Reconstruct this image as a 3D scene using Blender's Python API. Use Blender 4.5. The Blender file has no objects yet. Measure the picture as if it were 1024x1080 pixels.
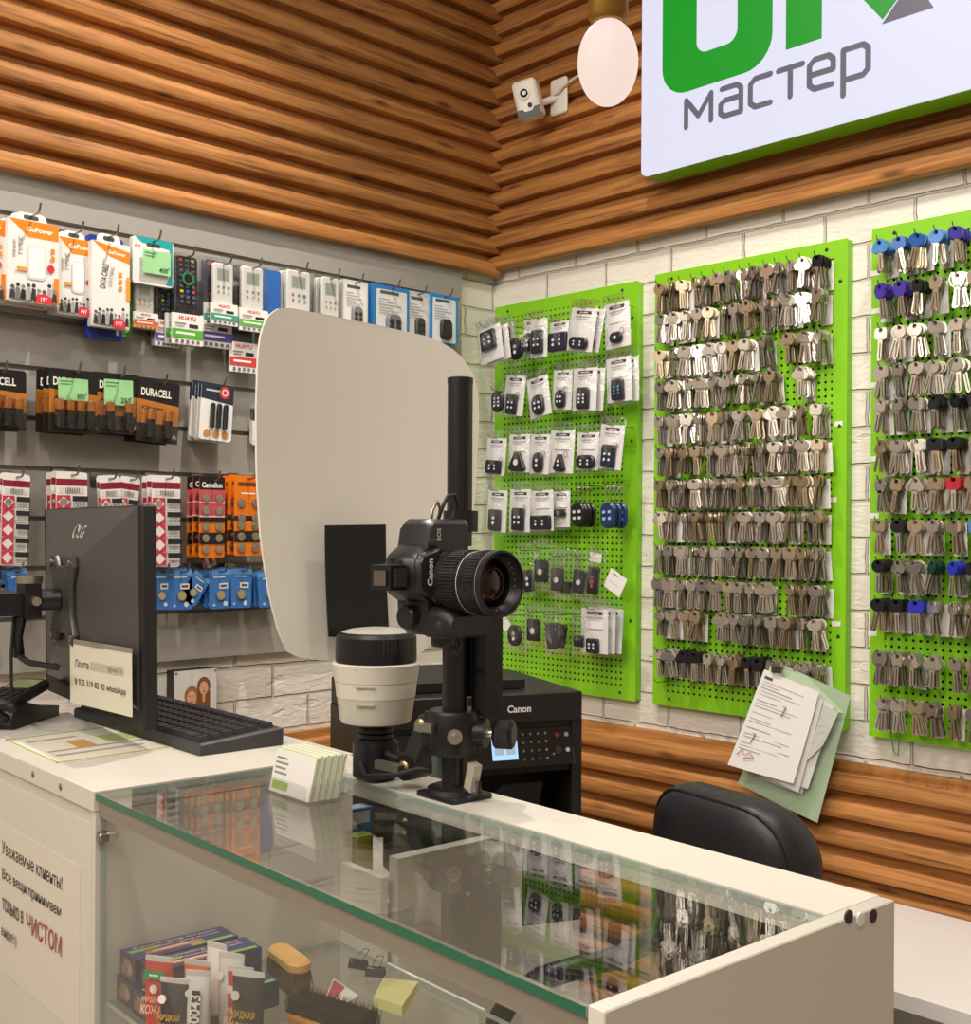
import bpy, math, random
from mathutils import Matrix, Vector
random.seed(7)
SC = bpy.context.scene
COL = SC.collection
PI = math.pi
# ------------------------------------------------------------------ camera model
FPX, PX, PY, ROLL, AZ = 1230.0, 512.0, 558.5, math.radians(.35), math.radians(46.05)
ZC, DC = 1.5, 3.3
_c, _s = math.cos(AZ), math.sin(AZ)
RX, RY = (_c, -_s), (_s, _c)
_cc = ((520-PX)/FPX*DC, DC)
CAM = (-(_cc[0]*RX[0]+_cc[1]*RX[1]), -(_cc[0]*RY[0]+_cc[1]*RY[1]), ZC)
def ray(px, py):
    dx = (px-PX)/FPX; dy = -(py-PY)/FPX
    cr, sr = math.cos(ROLL), math.sin(ROLL)
    x = dx*cr-dy*sr; z = dx*sr+dy*cr
    return (x*RX[0]+RX[1], x*RY[0]+RY[1], z)
def _hit(d, t): return Vector((CAM[0]+d[0]*t, CAM[1]+d[1]*t, CAM[2]+d[2]*t))
# room: right wall is the plane y=0, left wall the plane x=0, the corner is the z axis
# (the camera stares down the NEGATIVE of RX[1],RY[1] written as forward)
FWD = (RX[1], RY[1])
def onY(px, py, y=0.0): d = ray(px, py); return _hit(d, (y-CAM[1])/d[1])
def onX(px, py, x=0.0): d = ray(px, py); return _hit(d, (x-CAM[0])/d[0])
def onZ(px, py, z): d = ray(px, py); return _hit(d, (z-CAM[2])/d[2])
def atD(px, py, t): return _hit(ray(px, py), t)
# ------------------------------------------------------------------ materials
def lin(c):
    if isinstance(c, str):
        c = tuple(int(c[i:i+2], 16) for i in (0, 2, 4))
    return tuple((v/255/12.92 if v/255 <= .04045 else ((v/255+.055)/1.055)**2.4) for v in c)
MATS = {}
def mat(name, col, rough=.5, metal=0.0, spec=.5, trans=0.0, ior=1.45, emit=None, est=0.0, noise=0.0, nscale=20.0, bump=0.0, bscale=60.0, coat=0.0):
    if name in MATS: return MATS[name]
    m = bpy.data.materials.new(name); m.use_nodes = True
    nt = m.node_tree; b = nt.nodes['Principled BSDF']
    c = lin(col)+(1,)
    b.inputs['Base Color'].default_value = c
    b.inputs['Roughness'].default_value = rough
    b.inputs['Metallic'].default_value = metal
    b.inputs['Specular IOR Level'].default_value = spec
    b.inputs['IOR'].default_value = ior
    b.inputs['Transmission Weight'].default_value = trans
    b.inputs['Coat Weight'].default_value = coat
    if emit is not None:
        b.inputs['Emission Color'].default_value = lin(emit)+(1,); b.inputs['Emission Strength'].default_value = est
    if noise or bump:
        tc = nt.nodes.new('ShaderNodeTexCoord')
    if noise:
        n = nt.nodes.new('ShaderNodeTexNoise'); n.inputs['Scale'].default_value = nscale; n.inputs['Detail'].default_value = 4
        nt.links.new(tc.outputs['Object'], n.inputs['Vector'])
        mx = nt.nodes.new('ShaderNodeMix'); mx.data_type = 'RGBA'
        mx.inputs[6].default_value = tuple(v*(1-noise) for v in c[:3])+(1,)
        mx.inputs[7].default_value = tuple(min(1, v*(1+noise)) for v in c[:3])+(1,)
        nt.links.new(n.outputs['Fac'], mx.inputs[0]); nt.links.new(mx.outputs[2], b.inputs['Base Color'])
    if bump:
        n = nt.nodes.new('ShaderNodeTexNoise'); n.inputs['Scale'].default_value = bscale; n.inputs['Detail'].default_value = 3
        nt.links.new(tc.outputs['Object'], n.inputs['Vector'])
        bp = nt.nodes.new('ShaderNodeBump'); bp.inputs['Strength'].default_value = bump; bp.inputs['Distance'].default_value = .003
        nt.links.new(n.outputs['Fac'], bp.inputs['Height']); nt.links.new(bp.outputs['Normal'], b.inputs['Normal'])
    MATS[name] = m
    return m
def film(name, tint=(255, 255, 255), gloss=.18, rough=.12, haze=.0):
    """thin clear plastic: mostly see-through, a little shine, a little milkiness"""
    if name in MATS: return MATS[name]
    m = bpy.data.materials.new(name); m.use_nodes = True; nt = m.node_tree; nt.nodes.clear()
    o = nt.nodes.new('ShaderNodeOutputMaterial')
    t = nt.nodes.new('ShaderNodeBsdfTransparent'); t.inputs[0].default_value = lin(tint)+(1,)
    g = nt.nodes.new('ShaderNodeBsdfGlossy'); g.inputs['Roughness'].default_value = rough
    d = nt.nodes.new('ShaderNodeBsdfDiffuse'); d.inputs[0].default_value = (.8, .8, .78, 1)
    fr = nt.nodes.new('ShaderNodeLayerWeight'); fr.inputs[0].default_value = .35
    mm = nt.nodes.new('ShaderNodeMath'); mm.operation = 'MULTIPLY_ADD'; mm.inputs[1].default_value = gloss*2; mm.inputs[2].default_value = gloss*.4
    nt.links.new(fr.outputs['Fresnel'], mm.inputs[0])
    m1 = nt.nodes.new('ShaderNodeMixShader'); m1.inputs[0].default_value = haze
    nt.links.new(t.outputs[0], m1.inputs[1]); nt.links.new(d.outputs[0], m1.inputs[2])
    m2 = nt.nodes.new('ShaderNodeMixShader'); nt.links.new(mm.outputs[0], m2.inputs[0])
    nt.links.new(m1.outputs[0], m2.inputs[1]); nt.links.new(g.outputs[0], m2.inputs[2])
    nt.links.new(m2.outputs[0], o.inputs[0])
    tc = nt.nodes.new('ShaderNodeTexCoord'); n = nt.nodes.new('ShaderNodeTexNoise'); n.inputs['Scale'].default_value = 45
    bp = nt.nodes.new('ShaderNodeBump'); bp.inputs['Strength'].default_value = .5; bp.inputs['Distance'].default_value = .01
    nt.links.new(tc.outputs['Object'], n.inputs['Vector']); nt.links.new(n.outputs['Fac'], bp.inputs['Height'])
    nt.links.new(bp.outputs[0], g.inputs['Normal'])
    MATS[name] = m
    return m
def pane(name, tint, refl=1.0):
    """flat architectural glass: transparent with a fresnel reflection"""
    if name in MATS: return MATS[name]
    m = bpy.data.materials.new(name); m.use_nodes = True; nt = m.node_tree; nt.nodes.clear()
    o = nt.nodes.new('ShaderNodeOutputMaterial')
    t = nt.nodes.new('ShaderNodeBsdfTransparent'); t.inputs[0].default_value = tint+(1,)
    g = nt.nodes.new('ShaderNodeBsdfGlossy'); g.inputs['Roughness'].default_value = .0
    fr = nt.nodes.new('ShaderNodeFresnel'); ge = nt.nodes.new('ShaderNodeNewGeometry'); io = nt.nodes.new('ShaderNodeMapRange'); io.inputs[3].default_value = 1.52; io.inputs[4].default_value = 1/1.52
    nt.links.new(ge.outputs['Backfacing'], io.inputs[0]); nt.links.new(io.outputs[0], fr.inputs[0])
    mm = nt.nodes.new('ShaderNodeMath'); mm.operation = 'MULTIPLY'; mm.inputs[1].default_value = refl; mm.use_clamp = True
    nt.links.new(fr.outputs[0], mm.inputs[0])
    m2 = nt.nodes.new('ShaderNodeMixShader'); nt.links.new(mm.outputs[0], m2.inputs[0])
    nt.links.new(t.outputs[0], m2.inputs[1]); nt.links.new(g.outputs[0], m2.inputs[2]); nt.links.new(m2.outputs[0], o.inputs[0])
    MATS[name] = m
    return m
def cm(col, rough=.5, **k):
    key = 'ink_%s_%d' % (col if isinstance(col, str) else '%02x%02x%02x' % tuple(col), int(rough*100))
    return mat(key, col, rough, **k)
# ------------------------------------------------------------------ mesh building
TXT = {}
def text_geo(s, bold=0.0):
    if (s, bold) in TXT: return TXT[(s, bold)]
    cu = bpy.data.curves.new('t', 'FONT'); cu.body = s; cu.size = 1; cu.align_x = 'CENTER'; cu.align_y = 'CENTER'; cu.offset = bold
    cu.resolution_u = 3
    o = bpy.data.objects.new('t', cu); COL.objects.link(o)
    dg = bpy.context.evaluated_depsgraph_get()
    me = bpy.data.meshes.new_from_object(o.evaluated_get(dg))
    vs = [v.co.copy() for v in me.vertices]; fs = [tuple(p.vertices) for p in me.polygons]
    bpy.data.objects.remove(o); bpy.data.curves.remove(cu); bpy.data.meshes.remove(me)
    if vs:
        x0 = min(v.x for v in vs); x1 = max(v.x for v in vs); y0 = min(v.y for v in vs); y1 = max(v.y for v in vs)
        vs = [Vector((v.x-(x0+x1)/2, v.y-(y0+y1)/2, 0)) for v in vs]
        TXT[(s, bold)] = (vs, fs, x1-x0, y1-y0)
    else:
        TXT[(s, bold)] = ([], [], 1, 1)
    return TXT[(s, bold)]
def rr(w, h, r, n=4, cx=0, cy=0):
    """rounded rectangle outline, counter-clockwise"""
    r = min(r, w/2*.999, h/2*.999); P = []
    if r <= 0: return [(cx-w/2, cy-h/2), (cx+w/2, cy-h/2), (cx+w/2, cy+h/2), (cx-w/2, cy+h/2)]
    for k, (sx, sy) in enumerate(((1, -1), (1, 1), (-1, 1), (-1, -1))):
        for i in range(n+1):
            a = -PI/2+k*PI/2+i/n*PI/2
            P.append((cx+sx*(w/2-r)+r*math.cos(a), cy+sy*(h/2-r)+r*math.sin(a)))
    return P
def circ(r, n=16, cx=0, cy=0, ry=None): return [(cx+r*math.cos(2*PI*i/n), cy+(ry or r)*math.sin(2*PI*i/n)) for i in range(n)]
I4 = Matrix.Identity(4)
class MB:
    def __init__(s): s.v = []; s.f = []; s.m = []; s.mats = []; s.x = I4.copy()
    def mi(s, m):
        if m not in s.mats: s.mats.append(m)
        return s.mats.index(m)
    def add(s, vs, fs, m):
        b = len(s.v); k = s.mi(m)
        s.v += [s.x @ Vector(p) for p in vs]; s.f += [tuple(b+i for i in f) for f in fs]; s.m += [k]*len(fs)
    def box(s, a, b, m):
        x0, y0, z0 = (min(a[i], b[i]) for i in range(3)); x1, y1, z1 = (max(a[i], b[i]) for i in range(3))
        s.add([(x0, y0, z0), (x1, y0, z0), (x1, y1, z0), (x0, y1, z0), (x0, y0, z1), (x1, y0, z1), (x1, y1, z1), (x0, y1, z1)],
              [(3, 2, 1, 0), (4, 5, 6, 7), (0, 1, 5, 4), (1, 2, 6, 5), (2, 3, 7, 6), (3, 0, 4, 7)], m)
    def prism(s, out, z0, z1, m, ch=0.0, top=True, bot=True):
        """outline in local xy, from z0 to z1, rim chamfered by ch"""
        n = len(out)
        cx = sum(p[0] for p in out)/n; cy = sum(p[1] for p in out)/n
        W = max(abs(p[0]-cx) for p in out) or 1; H = max(abs(p[1]-cy) for p in out) or 1
        def ins(d): return [(cx+(p[0]-cx)*(1-d/W), cy+(p[1]-cy)*(1-d/H)) for p in out]
        rings = [(out, z0), (out, z1)] if not ch else [(ins(ch), z0), (out, z0+ch), (out, z1-ch), (ins(ch), z1)]
        vs = [(x, y, z) for r, z in rings for x, y in r]; fs = []
        for k in range(len(rings)-1):
            for i in range(n):
                j = (i+1) % n; fs.append((k*n+i, k*n+j, (k+1)*n+j, (k+1)*n+i))
        if bot: fs.append(tuple(range(n-1, -1, -1)))
        if top: fs.append(tuple((len(rings)-1)*n+i for i in range(n)))
        s.add(vs, fs, m)
    def flat(s, out, z, m): s.add([(x, y, z) for x, y in out], [tuple(range(len(out)))], m)
    def rect(s, x0, y0, x1, y1, z, m): s.flat([(x0, y0), (x1, y0), (x1, y1), (x0, y1)], z, m)
    def loft(s, rings, m, cap0=True, cap1=True, close=True):
        n = len(rings[0]); vs = [p for r in rings for p in r]; fs = []
        for k in range(len(rings)-1):
            for i in range(n if close else n-1):
                j = (i+1) % n; fs.append((k*n+i, k*n+j, (k+1)*n+j, (k+1)*n+i))
        if cap0: fs.append(tuple(range(n-1, -1, -1)))
        if cap1: fs.append(tuple((len(rings)-1)*n+i for i in range(n)))
        s.add(vs, fs, m)
    def lathe(s, prof, m, seg=24, org=(0, 0, 0), ax=(0, 0, 1), caps=True):
        a = Vector(ax).normalized(); q = Vector((0, 0, 1)).rotation_difference(a); o = Vector(org)
        rings = []
        for r, h in prof:
            rings.append([o+q @ Vector((max(r, 1e-5)*math.cos(2*PI*i/seg), max(r, 1e-5)*math.sin(2*PI*i/seg), h)) for i in range(seg)])
        s.loft(rings, m, cap0=caps, cap1=caps)
    def cyl(s, p, q, r, m, r2=None, seg=16):
        p = Vector(p); q = Vector(q); s.lathe([(r, 0), (r if r2 is None else r2, (q-p).length)], m, seg, p, q-p)
    def tube(s, pts, r, m, seg=8):
        pts = [Vector(p) for p in pts]; rings = []
        t0 = (pts[1]-pts[0]).normalized(); up = Vector((0, 0, 1)) if abs(t0.z) < .9 else Vector((1, 0, 0))
        nx = t0.cross(up).normalized(); prev = t0
        for i, p in enumerate(pts):
            t = ((pts[min(i+1, len(pts)-1)]-pts[max(i-1, 0)])).normalized()
            nx = (prev.rotation_difference(t) @ nx).normalized(); prev = t
            b = t.cross(nx)
            rings.append([p+nx*(r*math.cos(2*PI*k/seg))+b*(r*math.sin(2*PI*k/seg)) for k in range(seg)])
        s.loft(rings, m)
    def ball(s, c, r, m, seg=16, sx=1, sy=1, sz=1):
        n = seg//2; rings = []
        for i in range(n+1):
            a = -PI/2+PI*i/n; rad = max(math.cos(a), 1e-4)*r
            rings.append([(c[0]+rad*sx*math.cos(2*PI*k/seg), c[1]+rad*sy*math.sin(2*PI*k/seg), c[2]+r*sz*math.sin(a)) for k in range(seg)])
        s.loft(rings, m)
    def text(s, t, cx, cy, z, m, h=None, w=None, rot=0.0, bold=0.0):
        vs, fs, tw, th = text_geo(t, bold)
        if not vs: return
        sx = sy = (h/th if h else w/tw)
        if h and w: sx = w/tw
        c, k = math.cos(rot), math.sin(rot)
        s.add([(cx+v.x*sx*c-v.y*sy*k, cy+v.x*sx*k+v.y*sy*c, z) for v in vs], fs, m)
    def build(s, name, parent=None, smooth=35, M=None):
        me = bpy.data.meshes.new(name); me.from_pydata([tuple(p) for p in s.v], [], s.f)
        for m in s.mats: me.materials.append(m)
        me.polygons.foreach_set('material_index', s.m)
        if smooth:
            me.polygons.foreach_set('use_smooth', [True]*len(s.f)); me.set_sharp_from_angle(angle=math.radians(smooth))
        me.update()
        o = bpy.data.objects.new(name, me); COL.objects.link(o)
        if parent is not None: o.parent = parent
        if M is not None: o.matrix_local = M
        return o
MLS = {}
def ML(o): return MLS[o.name]
def tag(o, label=None, cat=None, group=None, kind=None):
    if label: o['label'] = label
    if cat: o['category'] = cat
    if group: o['group'] = group
    if kind: o['kind'] = kind
    return o
def thing(name, label, cat, M=None, group=None):
    o = bpy.data.objects.new(name, None); COL.objects.link(o); o.empty_display_size = .02
    MLS[o.name] = (M or I4).copy()
    if M is not None: o.matrix_local = M
    return tag(o, label, cat, group)
def copy_tree(o, M, label=None, group=None, parent=None):
    c = o.copy(); COL.objects.link(c)
    if parent is not None: c.parent = parent
    else: c.matrix_local = M
    if label: c['label'] = label
    if group: c['group'] = group
    for ch in list(o.children): copy_tree(ch, None, parent=c)
    return c
def T(x, y, z): return Matrix.Translation((x, y, z))
def RZ(a): return Matrix.Rotation(a, 4, 'Z')
def RXm(a): return Matrix.Rotation(a, 4, 'X')
def RYm(a): return Matrix.Rotation(a, 4, 'Y')
def frame(o, r, u):
    """local x = r, y = u, z = r x u at o"""
    r = Vector(r).normalized(); n = r.cross(Vector(u)).normalized(); u = n.cross(r)
    M = Matrix((( r.x, u.x, n.x, o[0]), (r.y, u.y, n.y, o[1]), (r.z, u.z, n.z, o[2]), (0, 0, 0, 1)))
    return M
def LW(y, z, off): return frame((off, y, z), (0, 1, 0), (0, 0, 1))      # facing out of the left wall
def RW(x, z, off): return frame((x, -off, z), (1, 0, 0), (0, 0, 1))     # facing out of the right wall
# shared materials
M_steel = mat('chrome wire', '9c968e', .28, 1.0)
M_silver = mat('brushed silver', 'c9c2b6', .3, 1.0)
M_blackp = mat('black plastic', '17161a', .38)
M_blackm = mat('black matte plastic', '1b1a1c', .55)
M_dark = mat('dark grey plastic', '2b2a2c', .45)
M_white = mat('white print', 'ece9e4', .5)
M_cream = mat('cream laminate', 'd3cec3', .35, noise=.03, nscale=3)
M_film = film('clear film', gloss=.13, haze=.02)
M_film2 = film('stiff clear plastic', gloss=.10, rough=.08, haze=.0)
# ------------------------------------------------------------------ the setting
def wood_mat(name, axis, c0=(108, 66, 34), c1=(172, 116, 62), c2=(200, 144, 84)):
    m = bpy.data.materials.new(name); m.use_nodes = True; nt = m.node_tree; b = nt.nodes['Principled BSDF']
    b.inputs['Roughness'].default_value = .62; b.inputs['Specular IOR Level'].default_value = .3
    L = nt.links.new
    tc = nt.nodes.new('ShaderNodeTexCoord'); mp = nt.nodes.new('ShaderNodeMapping')
    sc = [18, 18, 42]; sc[axis] = 1.6; mp.inputs['Scale'].default_value = sc
    L(tc.outputs['Object'], mp.inputs[0])
    n = nt.nodes.new('ShaderNodeTexNoise'); n.inputs['Scale'].default_value = 2.2; n.inputs['Detail'].default_value = 6; n.inputs['Roughness'].default_value = .62
    n.inputs['Distortion'].default_value = .6
    L(mp.outputs[0], n.inputs['Vector'])
    cr = nt.nodes.new('ShaderNodeValToRGB'); e = cr.color_ramp.elements
    e[0].position = .28; e[0].color = lin(c0)+(1,); e[1].position = .78; e[1].color = lin(c2)+(1,)
    x = e.new(.5); x.color = lin(c1)+(1,)
    L(n.outputs['Fac'], cr.inputs[0])
    # knots
    mp2 = nt.nodes.new('ShaderNodeMapping'); s2 = [16, 16, 17]; s2[axis] = 4.2; mp2.inputs['Scale'].default_value = s2
    L(tc.outputs['Object'], mp2.inputs[0])
    v = nt.nodes.new('ShaderNodeTexVoronoi'); v.inputs['Scale'].default_value = 1.0
    L(mp2.outputs[0], v.inputs['Vector'])
    k = nt.nodes.new('ShaderNodeMapRange'); k.inputs[1].default_value = .05; k.inputs[2].default_value = .17; k.inputs[3].default_value = .75; k.inputs[4].default_value = 0
    L(v.outputs['Distance'], k.inputs[0])
    mx = nt.nodes.new('ShaderNodeMix'); mx.data_type = 'RGBA'; L(k.outputs[0], mx.inputs[0]); L(cr.outputs[0], mx.inputs[6]); mx.inputs[7].default_value = lin((66, 34, 15))+(1,)
    # each slat its own tone
    sep = nt.nodes.new('ShaderNodeSeparateXYZ'); L(tc.outputs['Object'], sep.inputs[0])
    dv = nt.nodes.new('ShaderNodeMath'); dv.operation = 'DIVIDE'; dv.inputs[1].default_value = .059; L(sep.outputs[2], dv.inputs[0])
    fl = nt.nodes.new('ShaderNodeMath'); fl.operation = 'FLOOR'; L(dv.outputs[0], fl.inputs[0])
    wn = nt.nodes.new('ShaderNodeTexWhiteNoise'); wn.noise_dimensions = '1D'; L(fl.outputs[0], wn.inputs[1])
    hs = nt.nodes.new('ShaderNodeHueSaturation'); mr = nt.nodes.new('ShaderNodeMapRange'); mr.inputs[3].default_value = .86; mr.inputs[4].default_value = 1.12
    L(wn.outputs[0], mr.inputs[0]); L(mr.outputs[0], hs.inputs['Value']); L(mx.outputs[2], hs.inputs['Color'])
    L(hs.outputs[0], b.inputs['Base Color'])
    bp = nt.nodes.new('ShaderNodeBump'); bp.inputs['Strength'].default_value = .25; bp.inputs['Distance'].default_value = .003
    L(n.outputs['Fac'], bp.inputs['Height']); L(bp.outputs[0], b.inputs['Normal'])
    MATS[name] = m
    return m
W_right = wood_mat('pine slats along right wall', 0)
W_left = wood_mat('pine slats along left wall', 1)
def brick_mat(name, ax):
    m = bpy.data.materials.new(name); m.use_nodes = True; nt = m.node_tree; b = nt.nodes['Principled BSDF']; L = nt.links.new
    b.inputs['Roughness'].default_value = .6
    tc = nt.nodes.new('ShaderNodeTexCoord'); sep = nt.nodes.new('ShaderNodeSeparateXYZ'); L(tc.outputs['Object'], sep.inputs[0])
    cb = nt.nodes.new('ShaderNodeCombineXYZ'); L(sep.outputs[ax], cb.inputs[0]); L(sep.outputs[2], cb.inputs[1])
    # wobble the joints a little
    nz = nt.nodes.new('ShaderNodeTexNoise'); nz.inputs['Scale'].default_value = 22; nz.inputs['Detail'].default_value = 3; L(tc.outputs['Object'], nz.inputs['Vector'])
    sb = nt.nodes.new('ShaderNodeVectorMath'); sb.operation = 'MULTIPLY_ADD'; sb.inputs[1].default_value = (.012, .009, 0); 
    L(nz.outputs['Color'], sb.inputs[0]); L(cb.outputs[0], sb.inputs[2])
    br = nt.nodes.new('ShaderNodeTexBrick'); br.offset = .5; L(sb.outputs[0], br.inputs['Vector'])
    br.inputs['Scale'].default_value = 1; br.inputs['Brick Width'].default_value = .208; br.inputs['Row Height'].default_value = .0785
    br.inputs['Mortar Size'].default_value = .0042; br.inputs['Mortar Smooth'].default_value = .6
    br.inputs['Color1'].default_value = lin((226, 219, 208))+(1,); br.inputs['Color2'].default_value = lin((236, 230, 220))+(1,); br.inputs['Mortar'].default_value = lin((206, 197, 185))+(1,)
    n2 = nt.nodes.new('ShaderNodeTexNoise'); n2.inputs['Scale'].default_value = 60; n2.inputs['Detail'].default_value = 6; n2.inputs['Distortion'].default_value = 1.2
    mp = nt.nodes.new('ShaderNodeMapping'); s = [.35, .35, 1]; mp.inputs['Scale'].default_value = s; L(tc.outputs['Object'], mp.inputs[0]); L(mp.outputs[0], n2.inputs['Vector'])
    # broken chips
    n3 = nt.nodes.new('ShaderNodeTexNoise'); n3.inputs['Scale'].default_value = 25; n3.inputs['Detail'].default_value = 5; L(mp.outputs[0], n3.inputs['Vector'])
    ch = nt.nodes.new('ShaderNodeMapRange'); ch.inputs[1].default_value = .32; ch.inputs[2].default_value = .37; ch.inputs[3].default_value = 0; ch.inputs[4].default_value = 1; L(n3.outputs['Fac'], ch.inputs[0])
    inv = nt.nodes.new('ShaderNodeMath'); inv.operation = 'SUBTRACT'; inv.inputs[0].default_value = 1; L(br.outputs['Fac'], inv.inputs[1])
    a1 = nt.nodes.new('ShaderNodeMath'); a1.operation = 'MULTIPLY_ADD'; a1.inputs[1].default_value = .38; L(n2.outputs['Fac'], a1.inputs[0]); L(inv.outputs[0], a1.inputs[2])
    a2 = nt.nodes.new('ShaderNodeMath'); a2.operation = 'MULTIPLY_ADD'; a2.inputs[1].default_value = .25; L(ch.outputs[0], a2.inputs[0]); L(a1.outputs[0], a2.inputs[2])
    bp = nt.nodes.new('ShaderNodeBump'); bp.inputs['Strength'].default_value = .9; bp.inputs['Distance'].default_value = .008
    L(a2.outputs[0], bp.inputs['Height']); L(bp.outputs[0], b.inputs['Normal'])
    L(br.outputs['Color'], b.inputs['Base Color'])
    MATS[name] = m
    return m
M_plaster = mat('beige plaster', 'cfc6b8', .8)
M_ceil = mat('ceiling white', 'dcd8d0', .8)
def struct(name, mb, label=None, smooth=35):
    o = mb.build(name, None, smooth); o['kind'] = 'structure'
    if label: o['label'] = label
    return o
XR, YF, ZT = 5.2, -5.0, 3.35
b = MB(); b.box((0, 0, 0), (XR, .15, ZT), brick_mat('white painted brick right', 0)); struct('wall_right', b, 'white painted brick wall behind the green pegboards')
b = MB(); b.box((-.15, -1.62, 0), (0, .15, ZT), brick_mat('white painted brick left', 1)); b.box((-.15, YF, 0), (0, -1.62, ZT), M_plaster); struct('wall_left', b, 'white painted brick wall behind the grey slatwall')  # plaster stretch is unseen, kept plain for the front glass to reflect
b = MB(); b.box((XR, YF, 0), (XR+.1, .15, ZT), M_plaster); struct('wall_east', b)  # unseen wall added on an open side to bounce light
b = MB(); b.box((-.15, YF-.1, 0), (XR+.1, YF, ZT), M_plaster); struct('wall_south', b)  # also added out of view, beige for bounced light
b = MB(); b.box((-.15, YF-.1, -.1), (XR+.1, .15, 0), mat('beige floor tile', 'b9afa2', .35, noise=.06, nscale=4)); struct('floor', b)
b = MB(); b.box((-.15, YF-.1, ZT), (XR+.1, .15, ZT+.1), M_ceil); struct('ceiling', b)
# timber cladding: rounded slats on a backing, dark gaps between them
def cladding(name, wall, a0, a1, z0, n, label, pitch=.059, d=.048, zmax=None):
    m = W_right if wall == 'R' else W_left
    mb = MB()
    # profile (offset from the wall, height) of one slat and of the recess above it
    prof = [(.019, 0), (.036, 0), (.0435, .0025), (.0465, .008), (.047, .020), (.045, .031), (.040, .0365), (.033, .0385), (.021, .040), (.019, .0588)]
    P = []
    for k in range(n):
        for o, h in prof: P.append((o, z0+k*pitch+h))
    P.append((.004, z0+n*pitch))
    if zmax: P = [(o, min(h, zmax)) for o, h in P]
    def pt(a, o, z): return (a, -o, z) if wall == 'R' else (o, a, z)
    # cut in lengths of board, with hairline butt joints
    segs = [a0]
    sgn = 1 if a1 > a0 else -1
    x = a0
    mb.loft([[pt(a0, o, z) for o, z in P], [pt(a1, o, z) for o, z in P]] if (wall == 'R') else [[pt(a1, o, z) for o, z in P], [pt(a0, o, z) for o, z in P]], m, cap0=True, cap1=True)
    return struct(name, mb, label, smooth=40)
cladding('trim_1', 'R', .02, 3.6, 2.222, 18, 'upper timber slat cladding on the right wall')
cladding('trim_2', 'L', -.02, -3.2, 2.206, 18, 'upper timber slat cladding on the left wall')
cladding('trim_3', 'R', .02, 3.6, .30, 12, 'low timber slat wainscot along the right wall')
cladding('trim_4', 'L', -.02, -1.62, .30, 12, 'low timber slat wainscot along the left wall')
# grey slatwall: panel with horizontal grooves and steel lips
M_slat = mat('grey slatwall laminate', 'a09b94', .42, noise=.02, nscale=2)
M_groove = mat('groove shadow lip', '4a4642', .6)  # dark grey strip marking the slot of the hang tabs
yr = onX(487, 300, .02).y
GZ = [2.126-.1015*k for k in range(10)]
mb = MB()
P = []
ztop, zbot = 2.222, 1.205
zs = [ztop]
for g in GZ:
    if g-.006 > zbot: P += [g+.006, g-.006]
prof = [(.001, ztop), (.02, ztop)]
for g in GZ:
    if g-.01 > zbot: prof += [(.02, g+.005), (.008, g+.005), (.008, g-.005), (.02, g-.005)]
prof += [(.02, zbot), (.001, zbot)]
mb.loft([[(o, -3.2, z) for o, z in prof], [(o, yr, z) for o, z in prof]], M_slat)
struct('wall_panel', mb, 'grey slatwall panel with horizontal grooves', smooth=0)
# ------------------------------------------------------------------ goods on the grey slatwall
class Canvas:
    """prints flat patches and words on the face of a card, unit coordinates"""
    def __init__(s, mb, w, h, z=0.0): s.mb, s.w, s.h, s.z = mb, w, h, z
    def _n(s): s.z += .0003; return s.z
    def X(s, u): return -s.w/2+u*s.w
    def Y(s, v): return -s.h+v*s.h
    def R(s, u0, v0, u1, v1, col, r=.45): s.mb.rect(s.X(u0), s.Y(v0), s.X(u1), s.Y(v1), s._n(), cm(col, r))
    def P(s, pts, col, r=.45): s.mb.flat([(s.X(u), s.Y(v)) for u, v in pts], s._n(), cm(col, r))
    def O(s, u, v, r, col, ry=None, n=14, rough=.45): s.mb.flat(circ(r*s.w, n, s.X(u), s.Y(v), (ry or r)*s.w), s._n(), cm(col, rough))
    def T(s, t, u, v, h, col, w=None, rot=0, bold=.01): s.mb.text(t, s.X(u), s.Y(v), s._n(), cm(col, .45), h=h*s.h, w=(w*s.w if w else None), rot=rot, bold=bold)
    def RR(s, u, v, wu, hv, rad, col, r=.45): s.mb.flat(rr(wu*s.w, hv*s.h, rad, 4, s.X(u), s.Y(v)), s._n(), cm(col, r))
HOOKS = []
def hook_mesh(length, r=.0022, tip=.02):
    mb = MB(); n = 6
    pts = [(0, 0, 0), (0, 0, length*.5), (0, 0, length-.012)]
    for i in range(1, n+1):
        a = i/n*math.radians(68); pts.append((0, .012*(1-math.cos(a)), length-.012+.012*math.sin(a)))
    l = pts[-1]; pts.append((0, l[1]+tip*.9, l[2]+tip*.38))
    mb.tube(pts, r, M_steel, 6)
    mb.prism(rr(.028, .03, .003), -.002, .002, M_steel)
    return mb
def slat_hook(y, z, length, label, tip=.012):
    o = hook_mesh(length-.02, tip=tip).build('display_hook', None, 40, LW(y, z, .0225))
    return tag(o, label, 'hook', 'chrome display hooks on the grey slatwall')
def frame_px(px, off):
    x0, y0, x1, y1 = px
    xm, ym = (x0+x1)/2, (y0+y1)/2
    w = onX(x1, ym, off).y-onX(x0, ym, off).y
    zt, zb = onX(xm, y0, off).z, onX(xm, y1, off).z
    return onX(xm, ym, off).y, zt, w, zt-zb
SP = .0
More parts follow.
